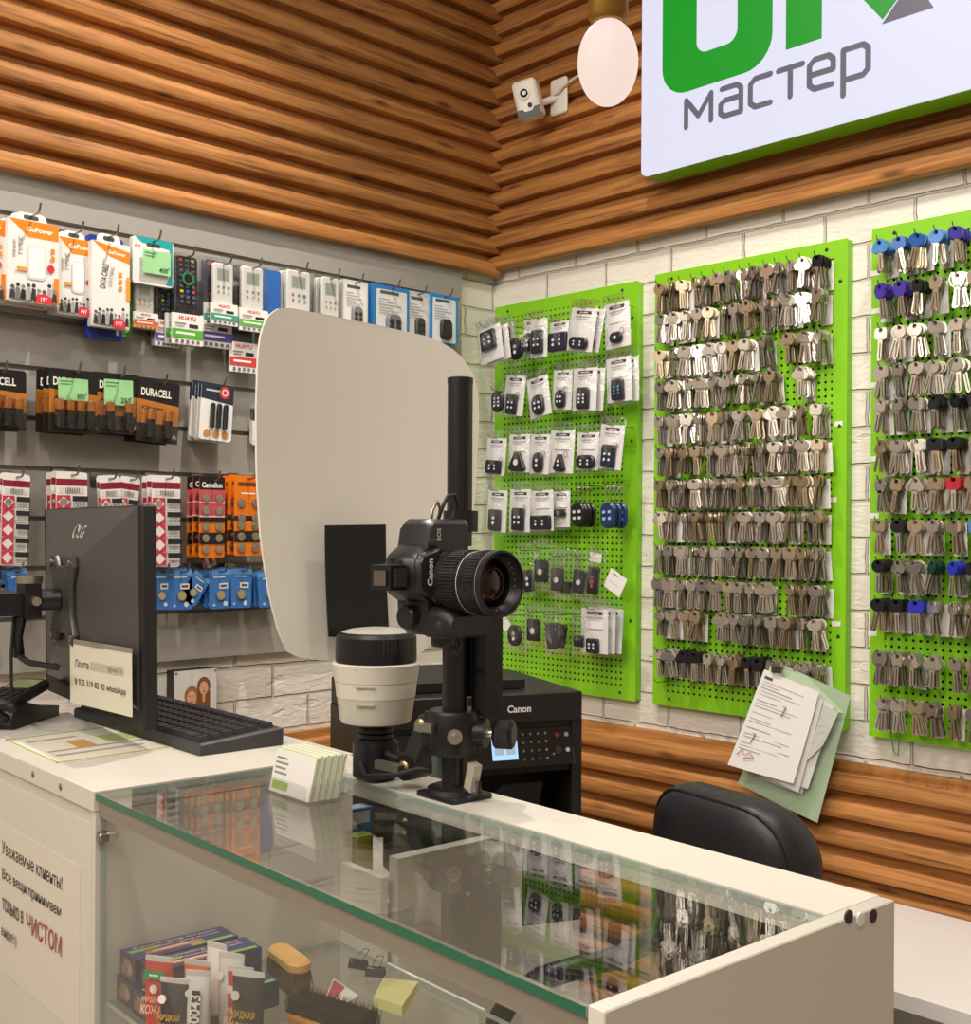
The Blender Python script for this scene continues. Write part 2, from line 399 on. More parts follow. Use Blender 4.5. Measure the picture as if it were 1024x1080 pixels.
def place(name, label, cat, px, off, build, n=1, step=.012, tilt=0.0, group=None, behind=None, dy=.0, hk=True):
    """build(root,w,h) makes the parts in the frame of the pack (origin = its top centre, z towards the room)"""
    off *= .74; step = min(step, (off-.028)/max(n, 1))
    y, zt, w, h = frame_px(px, off)
    if hk: slat_hook(y, zt-.006, off+.028, ' '.join(('chrome hook with '+label).split()[:16]))
    root = thing(name, label, cat, LW(y, zt, off) @ RZ(tilt), group)
    build(root, w, h)
    for k in range(1, n):
        copy_tree(root, LW(y-dy*k, zt+.002*k*(k % 2), off-step*k) @ RZ(tilt+random.uniform(-.02, .02)), behind, group)
    return y, zt, w, h
def euro_card(mb, w, h, th, m, slot=True):
    mb.prism(rr(w, h, .006, 3, 0, -h/2), -th, 0, m)
def price_tag(M, w, h, txt, label):
    mb = MB(); mb.prism(rr(w, h, .002, 2), -.0008, 0, cm('9fd79a', .45)); c = Canvas(mb, w, h); c.mb.x = T(0, h/2, 0)
    c.R(.06, .84, .5, .9, '5d8f5c'); c.R(.06, .72, .42, .77, '6fa56d')
    c.T(txt, .74, .2, .2, '2a3a2a'); c.R(.9, .28, .94, .33, '2a3a2a')
    o = mb.build('price_tag', None, 0, M); return tag(o, label, 'price tag')
# --- chargers
def d_charger(root, w, h, cable=False):
    th = .018
    mb = MB(); mb.prism(rr(w, h*.9, .002, 2, 0, -h*.55), -th, 0, M_white)
    c = Canvas(mb, w, h*.9); c.mb.x = T(0, -h*.1, 0)
    if not cable:
        c.P([(.02, 1), (1, 1), (1, .8), (.4, .8), (.22, .9)], 'f08a1d')
        c.T('GoPower', .63, .9, .062, 'fff6ea', bold=.03)
        c.T('TYPE-C', .25, .68, .05, '6a6a6a', rot=PI/2, bold=0); c.T('POWER DELIVERY', .13, .64, .035, '444444', rot=PI/2, bold=0, w=.34)
        c.RR(.56, .5, .36, .42, .008, 'd9d9dc'); c.RR(.57, .5, .31, .38, .007, 'efeff1')
        for k, v in enumerate((.67, .58)): c.RR(.88, v, .08, .06, .002, 'ee8f2a')
        c.O(.84, .45, .075, 'd8333a'); c.RR(.28, .4, .22, .045, .002, 'f0a040')
        c.R(.9, .02, 1, .34, 'f08a1d')
    else:
        c.P([(.0, 1), (1, .92), (1, .78), (.45, .84), (.3, .9)], 'f08a1d')
        c.T('GoPower', .64, .885, .045, 'fff6ea', bold=.03, rot=-.05)
        c.T('DATA CABLE', .32, .6, .075, '333333', rot=PI/2-.15, w=.62); c.T('LIGHTNING', .5, .6, .05, '9a9aa0', rot=PI/2-.15, w=.5, bold=0)
        for v in (.64, .56, .48): c.RR(.74, v, .1, .05, .002, 'ee9a40')
        c.R(.9, .35, 1, .62, 'f0a02a')
    # the street scene printed along the foot
    rnd = random.Random(3)
    for k in range(9):
        u = .08+k*.1; hh = .1+.1*rnd.random(); c.P([(u-.05, .03), (u+.06, .03), (u+.05, hh), (u-.02, hh+.02)], ['3a3a3a', '777777', '222222', 'a9a9a9'][k % 4])
        c.O(u+.01, hh+.045, .04, ['555555', '333333', '8c8c8c'][k % 3])
    c.P([(.52, .0), (.84, .0), (.84, .08), (.68, .13), (.52, .08)], 'da3540'); c.T('197', .68, .055, .045, 'ffffff')
    mb.x = I4
    mb.build('box', root, 30)
    hb = MB(); hb.prism(rr(w*.62, h*.18, .012, 4, 0, -h*.09+.0), -th*.7, -th*.6, M_white); hb.prism(rr(w*.3, h*.05, .004, 3, 0, -h*.05), -th*.6, -th*.595, M_groove)
    hb.build('hang_tab', root, 30)
place('charger_box', 'white charger box cut off by the left picture edge, top row', 'charger', (-46, 218, 6, 316), .115, lambda r, w, h: d_charger(r, w, h), 2, .026, group='charger boxes on the first hook', behind='white charger box hanging behind the half-seen leftmost one')
place('charger_box', 'large white charger box with orange header, front of the biggest stack', 'charger', (8, 224, 62, 320), .13, lambda r, w, h: d_charger(r, w, h), 3, .024, group='charger boxes on the second hook', behind='white charger box tucked behind the large orange-headed one')
place('charger_box', 'white charger box with orange header hanging lower, beside the cable box', 'charger', (61, 243, 99, 333), .10, lambda r, w, h: d_charger(r, w, h), 2, .031, group='charger boxes on the third hook', behind='white charger box hidden behind the lower orange-headed one')
place('data_cable_box', 'narrow white and orange data cable box in the top row', 'cable box', (97, 246, 137, 346), .125, lambda r, w, h: d_charger(r, w, h, True), 1)
def d_plain(col, band=None, th=.012):
    def f(root, w, h):
        mb = MB(); euro_card(mb, w, h, th, cm(col, .35)); c = Canvas(mb, w, h)
        if band: c.R(.25, .03, .95, .17, band[0]); c.R(.8, .05, .9, .15, 'f4f4f4'); c.P([(0, .2), (1, .3), (1, .36), (0, .26)], band[1])
        mb.build('pack', root, 30)
    return f
place('cable_box', 'dark blue box peeking out behind the narrow data cable box', 'cable box', (92, 250, 130, 358), .085, d_plain('233b93', ('1d3184', '3550aa')), hk=False)
place('cable_box', 'bright green box mostly hidden behind the blue cable box', 'cable box', (108, 262, 139, 354), .06, d_plain('4fae32', ('3f9a26', '8fd070')), hk=False)
# --- teal pack
def d_teal(root, w, h):
    mb = MB(); euro_card(mb, w, h, .014, M_white); c = Canvas(mb, w, h)
    c.P([(.05, 1), (.98, 1), (.98, .04), (.82, .04), (.9, .25), (.9, .82), (.22, .88)], '1fa3a8')
    c.T('4 X', .12, .8, .07, 'cc4444'); c.RR(.5, .86, .34, .07, .004, '3a4a4c')
    mb.build('pack', root, 30)
y, zt, w, h = place('adapter_pack', 'white and teal pack carrying a green price tag in the top row', 'adapter', (140, 252, 183, 301), .10, d_teal)
price_tag(LW(y+.004, zt-h*.52, .083), w*.68, h*.5, '400', 'green price tag reading 400 on the teal pack')
# --- remote controls in clear packs with a printed card
def d_remote(body, band, lcd=True, full=False, band2=None, keys=True):
    def f(root, w, h):
        ch = .34
        bag = MB(); bag.prism(rr(w, h, .004, 2, 0, -h/2), -.019, .0, M_film2); bag.build('clear_pack', root, 30)
        mb = MB(); mb.prism(rr(w*.98, h*ch, .002, 2, 0, -h*(1-ch/2)), -.004, .0015, M_white); c = Canvas(mb, w*.98, h*ch, .0016); c.mb.x = T(0, -h*(1-ch), 0)
        c.T('HUAYU', .5, .86, .14, 'd23b3b', bold=.03)
        c.RR(.7, .62, .3, .12, .001, '333333'); c.R(.1, .66, .45, .7, '8a8a8a'); c.R(.1, .58, .4, .61, '9a9a9a')
        c.R(0, .22, 1, .5, band); c.R(.12, .33, .75, .4, 'f2f2f2')
        if band2: c.R(.0, .02, 1, .2, band2)
        for k in range(5): c.RR(.15+k*.17, .1, .1, .1, .001, '6d6d72')
        mb.build('card', root, 30)
        bw, bh = w*.72, h*.66
        r = MB(); r.prism(rr(bw, bh, .007, 4, 0, -h*.02-bh/2), -.0165, -.004, cm(body, .4), ch=.002)
        c = Canvas(r, bw, bh, -.0042); c.mb.x = T(0, -h*.02, 0)
        if lcd:
            c.RR(.5, .72, .64, .3, .002, 'b9bcb2'); c.RR(.5, .72, .54, .24, .001, '9aa296')
            for k in range(3): c.O(.25+.25*k, .42, .06, '8a8d90')
            for k in range(3): c.O(.25+.25*k, .3, .05, ['e07030', 'a7aab0', 'a7aab0'][k])
        else:
            cols = ['d03030', '3a8a3a', 'c9b020', '3050b0']
            for j in range(9):
                for k in range(3): c.RR(.24+.26*k, .93-.088*j, .15, .045, .001, '5b5b60' if j not in (0, 6) else cols[(k+j) % 4])
            c.O(.5, .62, .28, '2c7a46'); c.O(.5, .62, .18, '161616')
        c.mb.x = I4
        rc = r.build('remote_control', root, 35)
    return f
place('remote_pack', 'packed remote with orange card hanging just under the teal pack', 'remote control', (140, 296, 167, 347), .085, d_remote('c9c2b4', 'd26a34', True, band2='e39a58'), 1, hk=False)
place('remote_pack', 'packed remote with purple card half hidden left of the long black remote', 'remote control', (163, 283, 190, 366), .07, d_remote('2a2a2c', '6d55a5', False), 2, .026, group='remotes with purple cards behind the long black remote', behind='packed remote with purple card deepest behind the long black remote', hk=False)
place('remote_pack', 'long black television remote over a green card in the top row', 'remote control', (181, 268, 214, 364), .115, d_remote('1d1d20', '56b132', False), 2, .026, group='long black remotes', behind='spare remote pack behind the long black one with green card')
place('remote_pack', 'dark remote with wide purple card below the teal-banded white remote', 'remote control', (211, 272, 245, 367), .08, d_remote('56565c', '5b4a9a', False), 1, hk=False)
place('remote_pack', 'white air conditioner remote with teal-green band, level with purple card', 'remote control', (222, 276, 251, 343), .115, d_remote('e4e2dc', '3f9f7e'), 2, .026, group='white remotes with teal-green band', behind='spare white remote behind the one with teal-green band')
place('remote_pack', 'packed remote with red card low beside the white reflector board', 'remote control', (242, 300, 272, 393), .08, d_remote('29292b', 'd2423a', False), 1, hk=False)
place('remote_pack', 'white air conditioner remote with bright green band above the red card', 'remote control', (252, 280, 283, 350), .115, d_remote('e4e2dc', '62b544'), 1)
place('bubble_pack', 'blue padded pouch squeezed between two remotes in the top row', 'pouch', (276, 285, 296, 360), .08, d_plain('2f66b4', ('3d78c4', '5a92d4')), hk=False)
place('remote_pack', 'thick stack of white remote packs touching the reflector top edge', 'remote control', (299, 284, 333, 352), .11, d_remote('e6e3dc', 'cfcac0', True), 2, .026, group='white remote packs above the reflector', behind='white remote pack deeper in the stack above the reflector')
place('remote_pack', 'white remote with grey display left of the spotted paper card', 'remote control', (337, 291, 362, 360), .10, d_remote('e4e2dc', '8ac0a0'), 2, .026, group='white remotes with grey display beside spotted card', behind='spare white remote behind the one beside the spotted card')
def d_fobcard(body, edge, fob):
    def f(root, w, h):
        mb = MB(); euro_card(mb, w, h, .012, cm(edge, .35)); c = Canvas(mb, w, h)
        c.RR(.5, .47, .84, .9, .004, body); c.R(.18, .84, .7, .9, '55565a')
        for k in range(6): c.R(.14, .74-.05*k, .14+.3+.4*((k*7) % 5)/5, .755-.05*k, 'a5a6a8')
        mb.build('card', root, 30)
        fb = MB(); fb.prism(rr(w*.4, h*.42, w*.14, 5, w*.02, -h*.72), 0, .012, cm(fob, .4), ch=.003)
        for i in range(2):
            for j in range(2): fb.prism(circ(w*.06, 10, w*(-.07+.18*i), -h*(.66+.1*j)), .012, .0135, M_dark)
        fb.build('key_fob', root, 35)
    return f
place('gate_remote_card', 'white spotted card with grey gate remote in the top row', 'gate remote', (361, 296, 388, 350), .09, d_fobcard('e6e4de', 'd6d4ce', '77777a'), 1)
place('gate_remote_card', 'wide blue-edged card with grey gate remote, first of the blue ones', 'gate remote', (394, 302, 432, 360), .10, d_fobcard('d5d4d2', '2f76b6', '6d6d70'), 2, .025, group='wide blue-edged gate remote cards', behind='blue-edged card behind the widest gate remote card')
place('gate_remote_card', 'narrow card with dark grey gate remote between two blue ones', 'gate remote', (429, 308, 453, 362), .085, d_fobcard('d9d8d2', 'b9c3ca', '3c3c40'), 1)
place('gate_remote_card', 'bright blue card with black gate remote at the corner end', 'gate remote', (454, 311, 483, 362), .09, d_fobcard('dfe6ea', '2a84cc', '1d1d20'), 2, .025, group='bright blue gate remote cards', behind='bright blue card behind the last gate remote by the corner')
# --- battery cards
def d_battery(nb, big=True, word='DURACELL'):
    def f(root, w, h):
        mb = MB(); euro_card(mb, w, h, .0012, cm('1e1b1b', .35)); c = Canvas(mb, w, h)
        c.P([(0, .0), (1, .0), (1, .62), (0, .68)], 'b9742c'); c.P([(0, 0), (1, 0), (1, .3), (0, .3)], '2a2320')
        c.T(word, .44, .8, .13, 'f1ece4', w=.72, bold=.03)
        c.T('40%', .2, .55, .06, '5a1f10'); c.R(.3, .54, .62, .56, '7a4318'); c.T('AA', .86, .12, .08, 'd8c8b0')
        mb.build('card', root, 30)
        r = min(w*.84/nb/2, .0105)
        bl = MB(); bl.prism(rr(w*.9, h*.5, .006, 3, 0, -h*.7), 0, r*1.9, M_film2, ch=.002, bot=False); bls = bl.build('blister', root, 30)
        for k in range(nb):
            x = -w*.42+w*.84*(k+.5)/nb
            bt = MB(); y0 = -h*.93; L = h*.46
            bt.cyl((x, y0, r*.9), (x, y0+L*.62, r*.9), r*.86, cm('1c1a1a', .25), seg=14); bt.cyl((x, y0+L*.62, r*.9), (x, y0+L*.95, r*.9), r*.86, cm('c27a34', .25, metal=.6), seg=14)
            bt.cyl((x, y0+L*.95, r*.9), (x, y0+L, r*.9), r*.3, M_silver, seg=10)
            bt.build('battery', bls, 35)
    return f
place('battery_pack', 'black and copper battery card cut off by the left edge of the middle row', 'battery pack', (-28, 389, 28, 453), .11, d_battery(4), 3, .018, group='battery cards cut off at the left edge', behind='battery card behind the one cut off at the left edge')
y, zt, w, h = place('battery_pack', 'four-cell battery card with a green price tag across it', 'battery pack', (52, 390, 103, 457), .12, d_battery(4), 3, .022, dy=.004, group='tagged four-cell battery cards', behind='four-cell battery card stacked behind the tagged front one')
price_tag(LW(y-.004, zt-h*.32, .097) @ RZ(.03), w*.62, h*.34, '300', 'green price tag on the four-cell battery cards')
y, zt, w, h = place('battery_pack', 'two-cell battery card with a green price tag, one cell showing', 'battery pack', (101, 394, 147, 458), .115, d_battery(2), 3, .02, group='tagged two-cell battery cards', behind='two-cell battery card stacked behind the tagged front one')
price_tag(LW(y-.002, zt-h*.32, .094) @ RZ(.02), w*.66, h*.42, '250', 'green price tag on the two-cell battery card')
place('battery_pack', 'black and copper battery card with thick cells and no price tag', 'battery pack', (146, 402, 190, 467), .12, d_battery(2), 3, .026, tilt=-.05, dy=.002, group='battery cards with thick cells', behind='battery card stacked behind the thick cells without tag')
def d_pencil(root, w, h):
    mb = MB(); euro_card(mb, w, h, .001, M_white); c = Canvas(mb, w, h)
    c.P([(0, .72), (1, .66), (1, 1), (0, 1)], '26303c'); c.R(.14, .86, .56, .89, 'c9ced4'); c.O(.72, .86, .17, 'd03a3e'); c.O(.72, .86, .1, 'efd8d6'); c.O(.72, .86, .06, 'd03a3e')
    for k in range(3): c.O(.22+.28*k, .12, .1, 'c98a4a')
    mb.build('card', root, 30)
    for k in range(3):
        x = w*(-.16+.2*k); bt = MB(); bt.cyl((x, -h*.78, .006), (x, -h*.36, .006), .0055, cm('23262b', .25), seg=12); bt.cyl((x, -h*.36, .006), (x, -h*.34, .006), .002, M_silver, seg=8); bt.build('battery', root, 35)
place('battery_pack', 'white card of slim black cells with red dot, front of the fanned stack', 'battery pack', (213, 405, 247, 465), .125, d_pencil, 5, .016, tilt=-.06, dy=.0, group='fanned cards of slim black cells', behind='card of slim black cells fanned out behind the front one')
place('battery_pack', 'white card half hidden behind the left edge of the reflector', 'battery pack', (266, 434, 284, 470), .06, d_pencil, 2, .012, group='cards half hidden behind reflector edge', behind='white card farther behind the reflector edge')
# --- strips of coin cells
def d_strip(root, w, h):
    mb = MB(); euro_card(mb, w, h, .001, M_white); c = Canvas(mb, w, h)
    c.R(.0, .86, 1, .93, '8d1f30'); c.R(.1, .78, .9, .84, 'd9d6d0')
    for k in range(9): c.R(.3+.05*k, .785, .32+.05*k, .84, '444444')
    for k in range(5):
        v = .62-.15*k
        c.R(0, v, .44, v+.14, 'c4384e'); c.P([(.02, v+.07), (.22, v+.13), (.42, v+.07), (.22, v+.01)], 'e7dcd8'); c.R(.5, v+.08, 1, v+.135, '26262a'); c.T('CR2032', .75, v+.035, .035, '2a2a2e', w=.42); c.R(.44, v-.004, 1, v+.003, '8d8d8d')
    mb.build('card', root, 30)
    for k in range(5):
        v = .62-.15*k; q = MB(); q.cyl((-w*.28, -h+(v+.07)*h, 0), (-w*.28, -h+(v+.07)*h, .004), w*.13, M_silver, seg=14); q.build('coin_cell', root, 35)
place('coin_cell_strip', 'red and white coin cell strip at the left edge beside the monitor arm', 'coin cells', (3, 500, 32, 597), .11, d_strip, 3, .012, tilt=-.04, group='coin cell strips at the left edge', behind='coin cell strip behind the one beside the monitor arm')
place('coin_cell_strip', 'red and white coin cell strip peeking above the monitor left half', 'coin cells', (59, 498, 92, 600), .115, d_strip, 3, .014, dy=.004, group='coin cell strips above the monitor left half', behind='coin cell strip stacked above the monitor left half')
place('coin_cell_strip', 'crumpled coin cell strip peeking above the monitor right half', 'coin cells', (104, 502, 126, 600), .11, d_strip, 2, .012, tilt=.08, group='crumpled strips above the monitor right half', behind='coin cell strip behind the crumpled one above the monitor')
place('coin_cell_strip', 'coin cell strip tilted against the crumpled one above the monitor', 'coin cells', (127, 503, 148, 600), .10, d_strip, 1, tilt=-.12)
place('coin_cell_strip', 'long red and white coin cell strip just past the monitor edge', 'coin cells', (160, 502, 190, 598), .125, d_strip, 3, .014, dy=.004, group='long coin cell strips past the monitor edge', behind='coin cell strip behind the long one past the monitor edge')
def d_camelion(first):
    def f(root, w, h):
        mb = MB(); euro_card(mb, w, h, .001, cm('e8781c', .35)); c = Canvas(mb, w, h)
        if first:
            c.R(0, .84, 1, 1, '1c1a1c'); c.T('Camelion', .5, .9, .07, 'f2eee8', w=.8, bold=.03); c.R(0, .5, 1, .84, 'c2525c'); c.R(0, .5, 1, .52, 'e8c0c0'); c.R(0, .67, 1, .69, 'e8c0c0'); c.R(0, .0, 1, .001, '1c1a1c')
        else:
            c.R(.14, .87, .86, .92, '6a3a18'); c.R(.25, .77, .75, .79, 'ffe7c8')
        c.R(0, .44, 1, .5, '1c1a1c'); c.R(0, .17, 1, .31, '1c1a1c')
        mb.build('card', root, 30)
        for v in ((.1, .24, .38, .58, .74) if first else (.1, .24, .38, .47, .66)):
            for u in (-.26, .26):
                q = MB(); q.cyl((u*w, -h+v*h, 0), (u*w, -h+v*h, .004), w*.14, M_silver, seg=14); q.cyl((u*w, -h+v*h, .004), (u*w, -h+v*h, .005), w*.09, M_silver, seg=12); q.build('coin_cell', root, 35)
    return f
place('coin_cell_strip', 'orange and black button cell strip with red foil upper half', 'coin cells', (210, 503, 237, 588), .12, d_camelion(True), 3, .016, dy=.006, group='button cell strips with red foil', behind='orange button cell strip behind the red foil one')
place('coin_cell_strip', 'all orange button cell strip with black bands beside the reflector', 'coin cells', (247, 502, 276, 586), .12, d_camelion(False), 3, .016, dy=.006, group='all orange button cell strips', behind='orange button cell strip behind the all orange one')
place('card_pack', 'dark blue card hanging between orange strip and reflector', 'card', (268, 508, 290, 566), .06, d_plain('2c3a8e', ('2c3a8e', '3d4ca0'), .003))
place('coin_cell_strip', 'single brown foil cell lying on the blue row rail', 'coin cells', (212, 587, 226, 597), .10, d_camelion(True), 1, tilt=.4, hk=False)
def d_blue(root, w, h):
    mb = MB(); euro_card(mb, w, h, .001, cm('3c73b8', .3)); c = Canvas(mb, w, h)
    c.R(0, .84, 1, .97, '5f97d2'); c.R(.2, .78, .75, .81, 'dfeaf6'); c.R(.45, .5, .85, .64, 'e2e0d8'); c.R(.52, .54, .8, .6, '55565a'); c.O(.72, .12, .1, 'c8d4e6'); c.O(.2, .1, .06, '9fc0e6')
    mb.build('card', root, 30)
    q = MB(); q.cyl((0, -h*.66, 0), (0, -h*.66, .004), w*.2, M_silver, seg=18); q.cyl((0, -h*.66, .004), (0, -h*.66, .005), w*.16, cm('d9cf9a', .3, metal=.8), seg=18); q.build('coin_cell', root, 35)
for px, tl, n, lab, lab2 in [((160, 600, 180, 643), 0, 2, 'blue coin cell card partly behind the monitor right edge', 'blue coin cell card behind the one at monitor edge'),
                     ((179, 600, 203, 643), 0, 2, 'blue coin cell card with large cell next to the monitor edge', 'blue coin cell card behind the one with large cell'),
                     ((205, 606, 224, 640), -.6, 1, 'blue coin cell card hanging askew in the bottom row', ''),
                     ((220, 600, 243, 642), .03, 3, 'blue coin cell card in the middle of the bottom row right of the askew one', 'blue coin cell card stacked behind the middle one'),
                     ((243, 599, 266, 641), -.03, 1, 'pale blue coin cell card second from reflector in the bottom row', ''),
                     ((271, 602, 296, 640), .08, 3, 'blue coin cell card cut by the reflector edge', 'blue coin cell card behind the one cut by reflector'),
                     ((6, 600, 28, 640), .15, 2, 'blue coin cell card seen behind the monitor arm', 'blue coin cell card behind the one at monitor arm'),
                     ((14, 630, 36, 652), -.3, 1, 'light blue card lying low behind the monitor arm', '')]:
    place('coin_cell_card', lab, 'coin cells', px, .10, d_blue, n, .012, tilt=tl, dy=.005, group='blue coin cell cards of the bottom row' if n > 1 else None, behind=lab2 or None, hk='lying low' not in lab)
# ------------------------------------------------------------------ green pegboards
def peg_mat():
    m = bpy.data.materials.new('lime perforated steel'); m.use_nodes = True; nt = m.node_tree; b = nt.nodes['Principled BSDF']; L = nt.links.new
    b.inputs['Base Color'].default_value = lin((134, 203, 32))+(1,); b.inputs['Roughness'].default_value = .38
    tc = nt.nodes.new('ShaderNodeTexCoord')
    md = nt.nodes.new('ShaderNodeVectorMath'); md.operation = 'MODULO'
    ad = nt.nodes.new('ShaderNodeVectorMath'); ad.operation = 'ADD'; ad.inputs[1].default_value = (10, 10, 0); L(tc.outputs['Object'], ad.inputs[0])
    md.inputs[1].default_value = (.0155, .0155, 1); L(ad.outputs[0], md.inputs[0])
    sb = nt.nodes.new('ShaderNodeVectorMath'); sb.operation = 'SUBTRACT'; sb.inputs[1].default_value = (.00775, .00775, 0); L(md.outputs[0], sb.inputs[0])
    ml = nt.nodes.new('ShaderNodeVectorMath'); ml.operation = 'MULTIPLY'; ml.inputs[1].default_value = (1, 1, 0); L(sb.outputs[0], ml.inputs[0])
    ln = nt.nodes.new('ShaderNodeVectorMath'); ln.operation = 'LENGTH'; L(ml.outputs[0], ln.inputs[0])
    lt = nt.nodes.new('ShaderNodeMath'); lt.operation = 'LESS_THAN'; lt.inputs[1].default_value = .0030; L(ln.outputs['Value'], lt.inputs[0])
    tr = nt.nodes.new('ShaderNodeBsdfTransparent'); mx = nt.nodes.new('ShaderNodeMixShader'); L(lt.outputs[0], mx.inputs[0]); L(b.outputs[0], mx.inputs[1]); L(tr.outputs[0], mx.inputs[2])
    L(mx.outputs[0], nt.nodes['Material Output'].inputs[0])
    return m
M_peg = peg_mat()
M_lime = mat('lime painted steel', (134, 203, 32), .38)
M_inner = mat('dark board lining', '15180f', .8)  # near-black colour stands in for the shade behind the peg holes
OFF = .022
ROWN = ['top', 'second', 'third', 'fourth', 'fifth', 'sixth', 'seventh', 'eighth', 'ninth', 'tenth', 'eleventh', 'twelfth', 'thirteenth']
ORD = ['first', 'second', 'third', 'fourth', 'fifth', 'sixth', 'seventh', 'eighth', 'ninth', 'tenth', 'eleventh', 'twelfth', 'thirteenth', 'fourteenth', 'fifteenth', 'sixteenth', 'seventeenth']
def pegboard(x0, x1, z0, z1, label):
    cx = (x0+x1)/2; w = x1-x0; h = z1-z0
    root = thing('pegboard', label, 'pegboard', RW(cx, z0, 0), 'green pegboards on the brick wall')
    mb = MB()
    bd = .034
    # rim: four flat strips with folded edges
    for a, b in (((-w/2, 0), (-w/2+bd, h)), ((w/2-bd, 0), (w/2, h)), ((-w/2+bd, 0), (w/2-bd, bd)), ((-w/2+bd, h-bd), (w/2-bd, h))):
        mb.rect(a[0], a[1], b[0], b[1], OFF, M_lime)
    o = rr(w, h, .006, 3, 0, h/2); n = len(o)
    mb.loft([[(x, y, .001) for x, y in o], [(x, y, OFF-.003) for x, y in o], [(x*(1-.006/w), h/2+(y-h/2)*(1-.006/h), OFF) for x, y in o]], M_lime, cap0=False, cap1=False)
    mb.build('frame', root, 30)
    p = MB(); p.rect(-w/2+bd, bd, w/2-bd, h-bd, OFF-.0002, M_peg); p.build('perforated_sheet', root, 0)
    q = MB(); q.rect(-w/2+.004, .004, w/2-.004, h-.004, .003, M_inner); q.build('back_sheet', root, 0)  # added dark sheet, paints the shade seen through the holes
    for x, y in ((-w/2+.05, bd*.5), (w/2-.05, bd*.5), (-w/2+.05, h-bd*.5), (w/2-.05, h-bd*.5), (w/2-bd*.5, h-.09), (w/2-bd*.5, h*.62), (w/2-bd*.5, .2)):
        s = MB(); s.lathe([(.0, .0018), (.0032, .0012), (.0045, 0)], M_dark, 10, (x, y, OFF)); s.build('screw', root, 40)
    return root
B1 = (onY(521, 500, -OFF).x, onY(671.5, 500, -OFF).x, onY(670, 740, -OFF).z, onY(672, 296, -OFF).z)
B2 = (onY(690, 450, -OFF).x, onY(893, 450, -OFF).x, onY(686, 742, -OFF).z, onY(894, 251, -OFF).z)
B3 = (onY(918, 500, -OFF).x, onY(918, 500, -OFF).x+.523, onY(917, 776, -OFF).z, onY(917.5, 242, -OFF).z)
pegboard(*B1, 'lime green pegboard nearest the corner, hung with bagged fobs')
pegboard(*B2, 'lime green pegboard in the middle, packed with silver key blanks')
pegboard(*B3, 'lime green pegboard at the right edge with coloured key heads')
# small white stickers on the frame edges
for i, (px, py, bn) in enumerate([(924, 288, 'third'), (924, 328, 'third'), (923, 406, 'third'), (923, 484, 'third'), (922, 544, 'third'), (920, 668, 'third'), (884, 447, 'mid'), (878, 527, 'mid'), (882, 658, 'mid')]):
    p = onY(px, py, -OFF)
    mb = MB(); mb.prism(rr(.02, .011, .001, 2), 0, .0006, M_white)
    o = mb.build('sticker', None, 0, RW(p.x, p.z, OFF+.0002) @ RZ(random.uniform(-.05, .05)))
    tag(o, 'small white sticker on the %s frame, %s from its top' % ('right pegboard' if bn == 'third' else 'middle pegboard', ORD[i if i < 6 else i-6]), 'sticker')
# --- key blanks
M_key = [mat('nickel key', 'dcd4c8', .27, .85), mat('brass-tinted key', 'bfae92', .36, .82), mat('steel key', 'c9c2b8', .22, .85)]
def key_geo(kind, mb=None, m=None, head=None):
    """hangs from the hook: origin at the hole; blade points down; lies in local xy; thickness along z"""
    mb = mb or MB(); th = .0019
    if kind == 0: bow = [(.0125*math.cos(a), -.006+.0115*math.sin(a)) for a in [2*PI*i/14 for i in range(14)]]
    elif kind == 1: bow = [(-.013, -.004), (-.009, .006), (.009, .006), (.013, -.004), (.010, -.016), (.004, -.020), (-.004, -.020), (-.010, -.016)][::-1]
    elif kind == 2: bow = rr(.022, .021, .006, 3, 0, -.006)
    else: bow = [(.014*math.cos(a)*(1+.18*math.cos(3*a+PI/2)), -.007+.0125*math.sin(a)*(1+.18*math.cos(3*a+PI/2))) for a in [2*PI*i/18 for i in range(18)]]
    hm = head or m
    ht = th if head is None else .004
    # bow with its hole: an outer ring and an inner ring
    n = len(bow); hole = [(.0036*math.cos(2*PI*i/n), .0036*math.sin(2*PI*i/n)) for i in range(n)]
    if sum(bow[i][0]*bow[(i+1) % n][1]-bow[(i+1) % n][0]*bow[i][1] for i in range(n)) < 0: bow = bow[::-1]
    a0 = max(range(n), key=lambda i: bow[i][0]); bow = bow[a0:]+bow[:a0]
    R = [[(x, y, -ht/2) for x, y in hole], [(x, y, -ht/2) for x, y in bow], [(x, y, ht/2) for x, y in bow], [(x, y, ht/2) for x, y in hole], [(x, y, -ht/2) for x, y in hole]]
    mb.loft(R, hm, cap0=False, cap1=False)
    # shoulder and blade with a groove
    bw = (.0042, .0048, .0040, .0045)[kind]; y1 = -.053 if kind != 3 else -.050
    out = [(-bw, -.015), (bw, -.015), (bw, -.024), (bw*.86, -.025), (bw*.86, y1+.004), (bw*.2, y1), (-bw*.5, y1), (-bw*.86, y1+.004), (-bw*.86, -.021), (-bw, -.020)][::-1]
    mb.prism(out, -th/2, th/2, m)
    mb.box((-bw*.2, y1+.003, th/2), (bw*.3, -.022, th/2+.0004), cm('6e675c', .4, metal=.8))
    return mb
def label_card(mb, z): mb.rect(-.012, -.068, .015, -.004, z, M_white)
HEADS = {'b': ('blue', '2e62b0'), 'v': ('violet', '45389a'), 'k': ('black', '1d1c20'), 'g': ('dark green', '123a30'), 'r': ('red', 'b3202c'), 'u': ('royal blue', '2b35b5'), 'o': ('orange', 'c9862f'), 'c': ('light blue', '4a86c8')}
KEYP = {}
KS = Matrix.Scale(1.17, 4)
